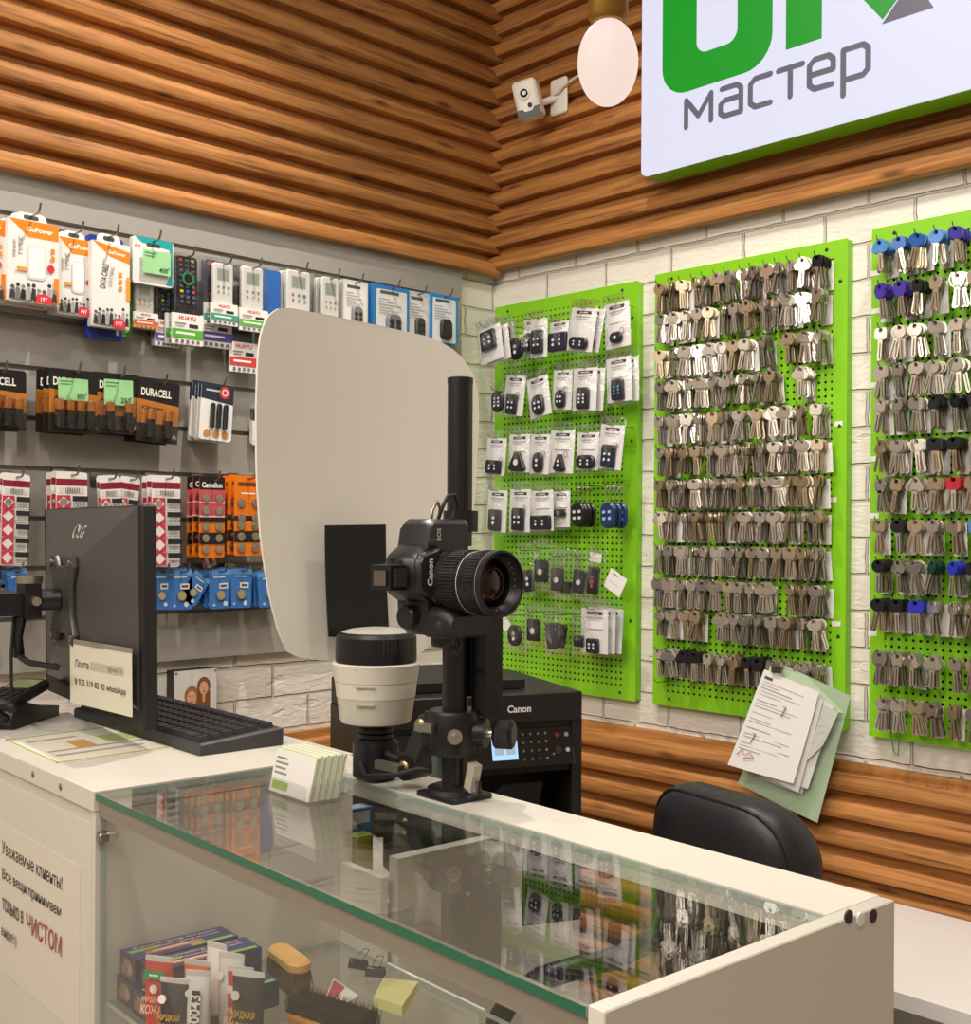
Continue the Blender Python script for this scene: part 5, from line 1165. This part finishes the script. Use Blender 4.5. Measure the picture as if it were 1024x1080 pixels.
for j in (j1, j2):
    mb = MB(); mb.lathe([(.008, 0), (.009, .002), (.009, .005), (.006, .007), (0, .007)], mat('brass bolt', 'b9a878', .3, 1.0), 14, j+side*.014, side); loc_build(mb, 'bolt')
mb = MB(); mb.cyl(j2-side*.002, j2+dn*(dr.length-.10-.03), .013, M_blackp); mb.lathe([(.017, 0), (.017, .008), (.012, .01)], mat('worn brass ring', 'a08f62', .35, .9), 20, j2+dn*.012, dn); loc_build(mb, 'upper_joint')
for j, k in ((j1, 1), (j2, -1)):
    mb = MB(); a = j+side*.02+dn*.004
    mb.loft([[a+Vector((0, 0, .005)), a+side*.012+Vector((0, 0, .004)), a+side*.012-Vector((0, 0, .004)), a-Vector((0, 0, .005))], [a-dn*.035*k+side*.012+Vector((0, 0, .009)), a-dn*.035*k+side*.018+Vector((0, 0, .008)), a-dn*.035*k+side*.018-Vector((0, 0, .002)), a-dn*.035*k+side*.012-Vector((0, 0, .002))]], mat('wing lever metal', '8f8b84', .35, .8)); loc_build(mb, 'wing_lever', 20)
mb = MB(); mb.tube([pf+side*.024+Vector((0, 0, -.01)), pf+side*.045+dn*.03+Vector((0, 0, -.02)), pf+side*.03+dn*.07+Vector((0, 0, -.014)), pf+side*.02+dn*.10+Vector((0, 0, -.004)), pc+Vector((-.03, -.01, -.05))], .0035, M_blackm)
tag(mb.build('cable', None, 50), 'black power cable curving from the flash to the column', 'cable')
# ---- white reflector board
XP = 1.118
ol = [(275, 372), (277, 352), (283, 334), (294, 325), (312, 324), (380, 337), (440, 350), (462, 357), (484, 371), (499, 391), (506, 415), (508, 450), (506, 520), (498, 580), (484, 640), (468, 672), (446, 690), (420, 696), (380, 698), (345, 697), (320, 695), (307, 688), (298, 668), (289, 630), (281, 570), (277, 500), (275, 430)]
pts = [onX(px, py, XP) for px, py in ol]
mb = MB()
# slice into level rows so the board can bow
zs = sorted(set(round(1.34+(1.775-1.34)*i/30, 4) for i in range(31)))
yz = [(p.y, p.z) for p in pts]
z0_, z1_ = min(z for y, z in yz), max(z for y, z in yz)
def span(z):
    ys = []
    for i in range(len(yz)):
        (ya, za), (yb, zb) = yz[i], yz[(i+1) % len(yz)]
        if (za-z)*(zb-z) <= 0 and za != zb: ys.append(ya+(yb-ya)*(z-za)/(zb-za))
    return min(ys), max(ys)
rows = []
NR, NC = 36, 12
for i in range(NR+1):
    z = z0_+(z1_-z0_)*(.002+.996*(.5-.5*math.cos(PI*i/NR))); a, b_ = span(z)
    rows.append([(a+(b_-a)*j/NC, z) for j in range(NC+1)])
def bow(y, z): t = (z-z0_)/(z1_-z0_); return XP-.012*math.sin(PI*t)-.01*math.sin(PI*(y-yz[0][0])/.34)
M_board = mat('white plastic board', 'e3ded2', .42)
fr2 = [[(bow(y, z), y, z) for y, z in r] for r in rows]; bk = [[(x-.004, y, z) for x, y, z in r] for r in fr2]
mb.loft(fr2, M_board, cap0=False, cap1=False, close=False); mb.loft(bk, M_board, cap0=False, cap1=False, close=False)
edge = fr2[0]+[r[-1] for r in fr2[1:-1]]+fr2[-1][::-1]+[r[0] for r in fr2[1:-1]][::-1]; edb = [(x-.004, y, z) for x, y, z in edge]
mb.loft([edge, edb], M_board, cap0=False, cap1=False)
board = thing('reflector_board', 'large white rounded reflector board standing behind the camera', 'reflector', T(XP, pts[0].y+.15, z0_))
o = mb.build('panel', board, 40); o.matrix_parent_inverse = ML(board).inverted()
mb = MB(); pa = Vector((XP-.006, onX(450, 600, XP).y, 1.44)); mb.cyl(pa, Vector((bxp-.012, byp, 1.44)), .008, M_blackp); mb.cyl(pa+Vector((.002, 0, 0)), pa+Vector((.010, 0, 0)), .03, M_blackp); o = mb.build('support_rod', board, 35); o.matrix_parent_inverse = ML(board).inverted()
# black card in front of the board
cq = [onX(x, y, XP+.006) for x, y in ((343, 671), (407, 674), (407, 553), (343, 554))]
mb = MB(); rws = []
for i in range(9):
    t = i/8; a = cq[0].lerp(cq[3], t); b_ = cq[1].lerp(cq[2], t); xo = .008*(1-t)**2
    rws.append([(a.x+xo, a.y, a.z), (b_.x+xo, b_.y, b_.z), (b_.x+xo-.0015, b_.y, b_.z), (a.x+xo-.0015, a.y, a.z)])
mb.loft(rws, mat('black card', '151416', .6)); tag(mb.build('black_card', None, 30), 'plain black card fixed to the white reflector board', 'card')
# ---- printer on its cabinet
pr = Vector((.39, .92, 0)).normalized(); pn = pr.cross(Vector((0, 0, 1)))
po = Vector((.971, -.722, 0))-pr*.19
PB = .80
prt = thing('printer', 'black multifunction printer with lit blue screen behind the counter', 'printer', frame((po.x, po.y, PB), pr, (0, 0, 1)))
PW, PH, PD = .38, .417, .34
M_pr = mat('printer shell', '1f1d1e', .42); M_prg = mat('printer gloss panel', '120f10', .15, coat=.5)
mb = MB(); mb.box((-PW/2, 0, -PD), (PW/2, .16, 0), M_pr); mb.box((-PW/2, .16, -PD), (-PW/2+.02, .36, 0), M_pr); mb.box((PW/2-.02, .16, -PD), (PW/2, .36, 0), M_pr); mb.box((-PW/2+.02, .16, -PD), (PW/2-.02, .27, -.12), M_pr); mb.box((-PW/2+.02, .27, -PD), (PW/2-.02, .36, -.005), M_pr); mb.build('body', prt, 0)
mb = MB(); mb.prism(rr(PW-.002, .052, .004, 3, 0, .385), -PD, .004, M_pr, ch=.002); mb.text('Canon', .066, .385, .0045, cm('dedcd8', .4), h=.013, bold=.03); mb.build('scanner_lid', prt, 30)
mb = MB(); mb.box((-PW/2+.04, PH-.004, -PD+.02), (PW/2-.09, PH+.012, -.05), M_pr); mb.build('document_feeder', prt, 0)
mb = MB(); mb.x = T(0, .300, 0) @ RXm(-.25); mb.prism(rr(PW-.05, .068, .003, 3, .005, .014), -.01, .010, M_prg, ch=.001); mb.x = I4; CPO = mb.build('control_panel', prt, 30)
CPX = T(.018, .300, 0) @ RXm(-.25)
mb = MB(); mb.x = CPX; mb.prism(rr(.048, .042, .001, 2, .020, .016), .0101, .0112, mat('lcd', '9ec6ea', .2, emit='8fc0f0', est=.75)); mb.rect(.0, .03, .04, .033, .0114, cm('5a86b4', .3)); mb.rect(.0, .004, .018, .018, .0114, cm('b9d8f2', .3)); mb.rect(.022, .004, .04, .018, .0114, cm('b9d8f2', .3)); mb.x = I4; mb.build('screen', CPO, 0)
mb = MB(); mb.x = CPX
for i in range(4):
    for j in range(4): mb.prism(circ(.0024, 8, .056+.0145*i, -.006+.0145*j), .0101, .0114, cm('5d5a58' if i < 3 else '77746f', .4))
for (x, y, c_, r_) in ((.122, .033, '7a2a24', .004), (.140, .033, '8a8a8a', .004), (.140, .006, 'b5b5b5', .004), (.122, .006, '2c2c30', .007), (.112, .0, '77777a', .002)): mb.prism(circ(r_, 12, x, y), .0101, .0122, cm(c_, .35))
mb.x = I4; mb.build('keypad', CPO, 0)
mb = MB(); mb.x = T(.05, .205, -.02) @ RXm(.3); mb.prism([(-.07, 0), (.06, -.004), (.065, .05), (-.01, .05), (-.03, .03)], 0, .006, M_pr); mb.x = I4; mb.build('output_tray', prt, 0)
mb = MB(); mb.box((-PW/2+.03, .02, .0002), (PW/2-.03, .15, .006), M_pr); mb.box((-.05, .13, .006), (.05, .142, .012), M_dark); mb.build('cassette', prt, 0)
cabp = thing('printer_cabinet', 'white cabinet under the printer behind the counter', 'cabinet', frame((po.x, po.y, 0), pr, (0, 0, 1)))
mb = MB(); mb.box((-.22, 0, -PD-.02), (.19, PB-.022, -.016), M_cream); mb.build('body', cabp, 0)
mb = MB(); mb.box((-.22, PB-.021, -PD-.02), (.19, PB-.0005, -.017), M_cream); mb.build('top', cabp, 0)
for s_ in (-1, 1): mb = MB(); mb.box((s_*.1-.098, .06, -.0158), (s_*.1+.088, PB-.0008, .0), M_cream); mb.build('door', cabp, 0)
# ---- office chair
ca = atD(686, 850, 1.84); cb_ = atD(834, 880, 1.585); ca.z = cb_.z = 0; cr = (cb_-ca).normalized(); cnm = cr.cross(Vector((0, 0, 1)))
cc = (ca+cb_)/2
chair = thing('office_chair', 'black leather office chair turned away behind the counter', 'office chair', frame((cc.x, cc.y, 0), cr, (0, 0, 1)))
M_lea = mat('black leather', '232226', .38, bump=.12, bscale=260)
CW = (cb_-ca).length
mb = MB(); rows = []
for k, (ins, z) in enumerate([(.05, .034), (.018, .030), (.006, .018), (.0, .0), (.0, -.03), (.006, -.046), (.02, -.058), (.06, -.064)]):
    rows.append([(x, y, z-.03*(1-(2*x/CW)**2)*0+.10*(x/CW)**2*-1) for x, y in rr(CW-2*ins, .42-2*ins, .085-ins*.6, 8, 0, .905)])
mb.loft(rows, M_lea); mb.build('backrest', chair, 60)
mb = MB(); o_ = rr(CW-.012, .42-.012, .080, 8, 0, .905); mb.tube([(x, y, .0185-.10*(x/CW)**2) for x, y in o_+[o_[0]]], .0028, M_lea, 6); mb.build('piping', chair, 60)
mb = MB(); rows = [[(x, z, y-.28) for x, y in rr(.46-2*i_, .44-2*i_, .09, 6)] for i_, z in ((.03, .50), (.0, .52), (.0, .56), (.03, .585))]; mb.loft(rows, M_lea); mb.build('seat', chair, 50)
mb = MB(); mb.box((-.03, .46, -.09), (.03, .75, -.068), M_blackp); mb.box((-.03, .46, -.30), (.03, .485, -.07), M_blackp); mb.build('back_bracket', chair, 0)
mb = MB(); mb.cyl((0, .10, -.28), (0, .5, -.28), .025, M_blackp); mb.build('gas_lift', chair, 35)
for k in range(5):
    a = 2*PI*k/5+.3; e = Vector((.29*math.cos(a), .07, -.28+.29*math.sin(a))); mb = MB(); mb.cyl((0, .11, -.28), e, .022, M_blackp, r2=.014); lg = mb.build('leg', chair, 35)
    mb = MB(); mb.cyl(e+Vector((-.012, -.042, 0)), e+Vector((.012, -.042, 0)), .0275, M_blackp); mb.build('caster', lg, 35)
inv = ML(chair).inverted()
AR = [inv @ atD(x, y, d) for x, y, d in ((690, 990, 1.62), (650, 1010, 1.56), (610, 1020, 1.53), (570, 1032, 1.51), (540, 1052, 1.51), (520, 1085, 1.52), (514, 1140, 1.53))]
mb = MB(); mb.tube(AR, .015, M_blackp, 12); mb.build('armrest', chair, 60)
# ---- white desk along the wall
dk = thing('desk', 'white desk against the timber wainscot at the lower right', 'desk', T(1.0, -.5, 0))
mb = MB(); mb.box((.12, .012, .718), (1.25, .445, .745), mat('white desk laminate', 'e6e3df', .3)); mb.build('desk_top', dk, 0)
for x in (.12, 1.22): mb = MB(); mb.box((x, .03, 0), (x+.022, .44, .717), MATS['white desk laminate']); mb.build('side_panel', dk, 0)
mb = MB(); mb.box((.142, .36, .3), (1.22, .378, .717), MATS['white desk laminate']); mb.build('modesty_panel', dk, 0)
# ---- sheaf of papers on the wall
def sheet(quad, off, colr, lab, printed=0, seed=0, curl=.0):
    q = [onY(x, y, -off) for x, y in quad]   # TL TR BR BL
    mb = MB(); N = 6; rows = []
    for i in range(N+1):
        t = i/N; a = q[0].lerp(q[3], t); b_ = q[1].lerp(q[2], t); rows.append([a.lerp(b_, s/4)+Vector((0, -curl*t*t-.004*math.sin(s/4*PI)*t, 0)) for s in range(5)])
    mb.loft(rows, cm(colr, .6), cap0=False, cap1=False, close=False)
    mb.loft([[p+Vector((0, .0006, 0)) for p in r] for r in rows], cm(colr, .6), cap0=False, cap1=False, close=False)
    rnd = random.Random(seed)
    def pt(u, v, k=.0012): p = q[0].lerp(q[3], v).lerp(q[1].lerp(q[2], v), u); return p+Vector((0, -curl*v*v-.004*math.sin(u*PI)*v-k, 0))
    if printed:
        def pr_(u0, v0, u1, v1, c_): mb.add([pt(u0, v0), pt(u1, v0), pt(u1, v1), pt(u0, v1)], [(0, 1, 2, 3)], cm(c_, .6))
        pr_(.06, .05, .2, .075, '4a4a4e')
        for i in range(printed):
            v = .1+.76*i/printed
            if rnd.random() < .8: pr_(.06, v, .06+rnd.uniform(.3, .82), v+.006, rnd.choice(['9a9aa0', 'b5b5ba', '808086']))
        if printed > 14:
            for u, v in ((.52, .27), (.2, .62)): mb.tube([pt(u, v, .003), pt(u+.05, v-.005, .003), pt(u+.02, v+.1, .003)], .0009, cm('2f3a66', .5), 4)
            mb.tube([pt(.08, .87, .003), pt(.14, .8, .003), pt(.2, .86, .003), pt(.27, .81, .003), pt(.35, .85, .003), pt(.2, .89, .003)], .0009, cm('c2507a', .5), 4)
    o = mb.build('paper_sheet', None, 30); return tag(o, lab, 'paper', 'sheaf of papers beside the middle pegboard')
sheet(((828, 702), (897, 734), (862, 868), (778, 826)), .075, 'a9bfa0', 'large green backing sheet behind the white papers', 10, 1)
sheet(((812, 702), (850, 712), (890, 752), (800, 742)), .082, 'b9cdb0', 'pale green printed sheet at the top of the sheaf', 4, 2)
sheet(((832, 722), (876, 742), (846, 838), (800, 820)), .086, 'd5d3cf', 'greyish sheet lowest of the white papers', 8, 3)
sheet(((826, 720), (880, 745), (852, 832), (792, 812)), .091, 'dddbd8', 'white sheet sticking out toward the lower right', 9, 4)
sheet(((850, 732), (884, 752), (868, 786), (842, 812)), .094, 'c9ccc4', 'small slip with pale stamp at the right of the sheaf', 5, 9)
sheet(((820, 712), (868, 738), (842, 836), (782, 806)), .097, 'e4e2df', 'white sheet just under the front one', 9, 5)
sheet(((806, 706), (864, 730), (838, 826), (769, 806)), .103, 'efedea', 'front white form with handwritten marks and pink scribble', 24, 6, .006)
p = onY(826, 706, -.08); mb = MB(); mb.cyl((p.x, -.045, p.z), (p.x, -.11, p.z), .002, M_steel, seg=8); mb.box((p.x-.012, -.1085, p.z-.006), (p.x+.012, -.104, p.z+.008), M_steel); tag(mb.build('paper_clip_hook', None, 30), 'metal hook with clip holding the sheaf of papers', 'hook')
# ---- photo frame on the left wall
pq = [onX(x, y, .03) for x, y in ((183, 708), (229, 707), (229, 772))]; w = pq[1].y-pq[0].y; h = .15
fz = pq[0].z-h/2; fy = (pq[0].y+pq[1].y)/2
pf_ = thing('photo_frame', 'small photo block of two smiling women on the brick wall', 'photo', LW(fy, fz, .03))
mb = MB(); mb.prism(rr(w, h, .001, 2), -.03, 0, cm('2a2623', .5)); mb.build('block', pf_, 0)
mb = MB(); mb.rect(-w/2+.001, -h/2+.001, w/2-.001, h/2-.001, .0005, cm('d8d4d0', .3))
for k, (x, y, r, hc) in enumerate([(-.010, .014, .0145, 'a06a3c'), (.020, .034, .0135, '7d5030')]):
    mb.flat(circ(r*1.25, 20, x, y+.002, r*1.55), .0007+.0006*k, cm(hc, .5)); mb.flat(rr(r*2.4, .05, .008, 4, x, y-.03), .0008+.0006*k, cm(hc, .5)); mb.flat(circ(r*.82, 20, x, y-.002, r*1.1), .0010+.0006*k, cm('d9a788', .5)); mb.flat(rr(r*.5, .02, .003, 3, x, y-.024), .0009+.0006*k, cm('cf9b7c', .5))
    for s_ in (-1, 1): mb.flat(circ(.0022, 8, x+s_*.0055, y+.002, .0013), .0012+.0006*k, cm('3a2a24', .5))
    mb.flat(circ(.0045, 10, x, y-.010, .0016), .0012+.0006*k, cm('b0524a', .5)); mb.flat(circ(.0014, 8, x, y-.004, .003), .0012+.0006*k, cm('c98f70', .5))
    mb.flat(rr(.05, .04, .012, 4, x, -.062+.004*k), .0011+.0006*k, cm(['6d5a40', '4a4030'][k], .5))
mb.build('print', pf_, 0)
for sx in (-1, 1): mb = MB(); mb.lathe([(.002, 0), (.002, .002), (0, .002)], M_steel, 10, (sx*(w/2-.006), h/2-.006, .0006)); mb.build('pin', pf_, 30)
# ---- security camera
pb = onY(587, 103, -.05)
cc_n = Vector((.48, -.76, -.42)).normalized(); cc_u = Vector((-.10, -.22, .95))
cpos = onY(555, 104, -.15)
r_ = cc_u.cross(cc_n).normalized()
cct = thing('security_camera', 'small white security camera fixed to the upper slats', 'security camera', frame(cpos, r_, cc_u))
M_cc = mat('white camera plastic', 'e6e1d6', .35)
mb = MB(); mb.prism(rr(.064, .098, .012, 5), -.05, 0, M_cc, ch=.006); mb.build('housing', cct, 40)
mb = MB(); mb.prism([(-.031, -.047), (.031, -.047), (.031, -.024), (.016, -.024), (.010, -.032), (-.010, -.032), (-.016, -.024), (-.031, -.024)], -.001, .0012, cm('1b1824', .3)); mb.build('face_plate', cct, 0)
mb = MB(); mb.lathe([(.017, .0), (.016, .003), (.012, .004)], M_cc, 24, (-.002, .014, 0)); mb.lathe([(.0115, .0035), (.010, .0045), (0, .0035)], cm('121014', .15), 20, (-.002, .014, 0)); mb.build('lens', cct, 40)
mb = MB(); mb.lathe([(.006, .0012), (.005, .002), (0, .002)], cm('121014', .2), 14, (.006, -.018, 0)); mb.build('sensor', cct, 40)
wi = ML(cct).inverted()
wb = wi @ Vector((pb.x+.01, -.05, pb.z))
mb = MB(); mb.cyl((0, -.01, -.05), wb, .009, M_cc); mb.ball((0, -.01, -.052), .014, M_cc, 14); mb.build('swivel', cct, 50)
mb = MB(); R3 = wi.to_3x3().to_4x4(); mb.x = T(*wb) @ R3 @ frame((0, 0, 0), (1, 0, 0), (0, 0, 1)); mb.prism(rr(.058, .095, .008, 4), -.004, .006, M_cc, ch=.003); mb.x = I4; mb.build('wall_bracket', cct, 35)
ca_, cb2 = onY(584, 100, -.07), onY(610, 80, -.055)
mb = MB(); mb.tube([ca_, ca_.lerp(cb2, .5)+Vector((0, 0, .004)), cb2, onY(640, 72, -.052), onY(668, 60, -.052)], .003, cm('d8cfc2', .5)); tag(mb.build('cable', None, 50), 'thin white cable running from the security camera along slats', 'cable')
# ---- illuminated sign
SY = -.125
s0 = onY(676, 187, SY); SX0, SZ0 = s0.x, s0.z; SW, SH = 1.65, .78
sg = thing('illuminated_sign', 'backlit white sign with green letters and lime sides on the slats', 'sign', RW(SX0, SZ0, 0))
sol = rr(SW, SH, .016, 5, SW/2, SH/2)
mb = MB(); mb.prism(sol, .05, -SY-.006, M_lime, top=False); mb.build('box', sg, 30)
mb = MB(); mb.prism([(x, y) for x, y in sol], -SY-.006, -SY, mat('lit sign face', '2a2a2c', .5, emit='dfdff3', est=1.0), ch=.0005); mb.build('face', sg, 0)
def SP_(px, py): p = onY(px, py, SY); return (p.x-SX0, p.z-SZ0)
zf = -SY+.001
GRN = mat('lit green letter', '062006', .4, emit='0c9a22', est=.95); GRY = mat('lit grey letter', '1a191c', .4, emit='6b6672', est=.9)
mb = MB(); xl = SP_(699, 40)[0]; xr = SP_(815, 20)[0]; yb = SP_(752, 88)[1]; il = SP_(735, 30)[0]; ir = SP_(778, 10)[0]; ib = SP_(757, 50)[1]
ht = .42; wO = xr-xl; oc = (xl+xr)/2
outer = rr(wO, ht, .07, 8, oc, yb+ht/2); inner = rr(ir-il, ht-(ib-yb)*2, .028, 8, (il+ir)/2, yb+ht/2)
mb.loft([[(x, y, zf) for x, y in outer], [(x, y, zf) for x, y in inner]], GRN, cap0=False, cap1=False); mb.build('letter', sg, 0)
mb = MB(); kx0 = SP_(829, 40)[0]; kx1 = SP_(867, 30)[0]; kb_ = SP_(829, 53)[1]
tip = SP_(931, 21)
mb.flat([(kx0, kb_), (kx1, kb_), (kx1, kb_+.42), (kx0, kb_+.42)], zf, GRN)
mb.flat([(kx1, kb_+.17), tip, (tip[0]+.05, tip[1]+.05), (kx1+.06, kb_+.23), (tip[0]+.05, kb_+.42), (tip[0]-.06, kb_+.42), (kx1, kb_+.26)], zf, GRN); mb.build('letter', sg, 0)
mb = MB(); a_, b2_ = SP_(930, 26), SP_(985, 8); mb.flat([a_, b2_, (b2_[0]-.03, b2_[1]+.05), (a_[0]+.05, a_[1]+.055)], zf, GRY); mb.build('emblem', sg, 0)
mb = MB(); t0 = SP_(722, 138); t1 = SP_(918, 79); mid_ = SP_(818, 97)
xs = (t0[0]+t1[0])/2; base_ = t0[1]
xh = SP_(722, 104)[1]-SP_(722, 138)[1]; W2 = t1[0]-t0[0]
GL = [[[(0, 0), (0, 1), (.45, .3), (.9, 1), (.9, 0)]], [[(.06, 1), (.58, 1), (.72, .86), (.72, 0)], [(.72, .56), (.16, .56), (.02, .44), (.02, .12), (.16, 0), (.72, 0)]], [[(.66, 1), (.16, 1), (0, .84), (0, .16), (.16, 0), (.66, 0)]],
      [[(0, 1), (.76, 1)], [(.38, 1), (.38, 0)]], [[(0, .5), (.72, .5), (.72, .84), (.58, 1), (.16, 1), (0, .84), (0, .16), (.16, 0), (.68, 0)]], [[(0, -.5), (0, 1), (.58, 1), (.72, .84), (.72, .16), (.58, 0), (0, 0)]]]
AD = [1.22, 1.04, .92, .98, 1.02, .72]; un = W2/(sum(AD)+.12); X0 = t0[0]+.06*un; sw = .086; zk = zf
for gl, ad in zip(GL, AD):
    for pl_ in gl:
        P2 = [(X0+x*un, base_+sw*xh+y*xh*(1-2*sw)) for x, y in pl_]
        for (xa, ya), (xb, yb2) in zip(P2, P2[1:]):
            L2 = math.hypot(xb-xa, yb2-ya) or 1; nx_, ny_ = -(yb2-ya)/L2*sw*xh, (xb-xa)/L2*sw*xh; zk += .00001
            mb.flat([(xa+nx_, ya+ny_), (xa-nx_, ya-ny_), (xb-nx_, yb2-ny_), (xb+nx_, yb2+ny_)], zk, GRY)
        for x, y in P2: zk += .00001; mb.flat(circ(sw*xh, 10, x, y), zk, GRY)
    X0 += ad*un
mb.build('lettering', sg, 0)
# ---- bare pendant bulb close to the viewer
pb = atD(641, 66, 1.0)
pl = thing('pendant_lamp', 'frosted pendant bulb with brass socket hanging before the slats', 'lamp', T(pb.x, pb.y, pb.z))
mb = MB(); mb.lathe([(.026*math.cos(a_), .037*math.sin(a_)) for a_ in [-PI/2+.001+PI*.93*i_/18 for i_ in range(19)]], mat('frosted bulb', '2c2a28', .6, emit='f4dcd0', est=1.0), 28); mb.build('bulb', pl, 60)
mb = MB(); mb.lathe([(.0145, .034), (.017, .038), (.017, .085), (.008, .095), (.004, .10)], mat('brass', '8f6a2a', .4, .7), 24); mb.build('socket', pl, 35)
mb = MB(); mb.cyl((0, 0, .098), (0, 0, ZT-pb.z-.012), .003, M_blackm); mb.build('cord', pl, 35)
mb = MB(); mb.cyl((0, 0, ZT-pb.z-.02), (0, 0, ZT-pb.z-.0005), .04, M_blackm); mb.build('ceiling_rose', pl, 35)
# ------------------------------------------------------------------ lights and camera
def spot(x, y, z, tx, ty, tz, W, size=108, blend=.75, r=.04, col=(1, .92, .83)):
    l = bpy.data.lights.new('spot', 'SPOT'); l.energy = W; l.spot_size = math.radians(size); l.spot_blend = blend; l.shadow_soft_size = r; l.color = col
    o = bpy.data.objects.new('ceiling_spot', l); COL.objects.link(o); o.location = (x, y, z)
    o.rotation_euler = (Vector((tx, ty, tz))-Vector((x, y, z))).to_track_quat('-Z', 'Y').to_euler()
    return o
def area(x, y, z, sx, sy, W, col=(1, .93, .85), rot=(0, 0, 0)):
    l = bpy.data.lights.new('area', 'AREA'); l.shape = 'RECTANGLE'; l.size = sx; l.size_y = sy; l.energy = W; l.color = col
    o = bpy.data.objects.new('ceiling_panel', l); COL.objects.link(o); o.location = (x, y, z); o.rotation_euler = rot
    return o
spot(.64, -.95, 3.2, .7, -1.3, 1.1, 90, r=.02)
spot(1.1, -.95, 3.2, 1.1, -.1, 1.5, 40, r=.03)
spot(1.9, -.85, 3.2, 1.5, -.1, 1.4, 42, r=.03)
spot(1.25, -2.2, 3.25, .1, -.9, 1.4, 38, r=.03)
spot(2.3, -2.3, 3.25, 1.2, -1.2, 1.0, 42, r=.03)
area(2.6, -3.2, 3.3, 2.2, 1.6, 46)  # added overhead fill for the hall light, no fixture seen
area(.9, -3.7, 2.9, 2.4, .8, 42, rot=(math.radians(62), 0, math.radians(-4)))  # added front fill without a fixture, brightens the cabinet front and case
w = bpy.data.worlds.new('world'); SC.world = w; w.use_nodes = True
w.node_tree.nodes['Background'].inputs[0].default_value = (.9, .85, .8, 1); w.node_tree.nodes['Background'].inputs[1].default_value = .1
cd = bpy.data.cameras.new('camera'); co = bpy.data.objects.new('scene_camera', cd); COL.objects.link(co)
cd.sensor_fit = 'VERTICAL'; cd.sensor_height = 24; cd.lens = FPX/1080*24; cd.shift_y = (PY-540)/1080; cd.shift_x = 0
f = Vector((FWD[0], FWD[1], 0)); r = Vector((RX[0], RY[0], 0)); u = Vector((0, 0, 1))
# roll about the view axis
cr_, sr_ = math.cos(ROLL), math.sin(ROLL)
r2 = r*cr_+u*sr_; u2 = -r*sr_+u*cr_
co.matrix_world = Matrix(((r2.x, u2.x, -f.x, CAM[0]), (r2.y, u2.y, -f.y, CAM[1]), (r2.z, u2.z, -f.z, CAM[2]), (0, 0, 0, 1)))
cd.clip_start = .05
SC.camera = co
vs = SC.view_settings; vs.view_transform = 'Standard'; vs.look = 'None'; vs.gamma = 1; vs.use_curve_mapping = False; vs.exposure = 0.0
SC.cycles.max_bounces = 10; SC.cycles.transparent_max_bounces = 40; SC.cycles.transmission_bounces = 6
SC.cycles.caustics_reflective = False; SC.cycles.caustics_refractive = False
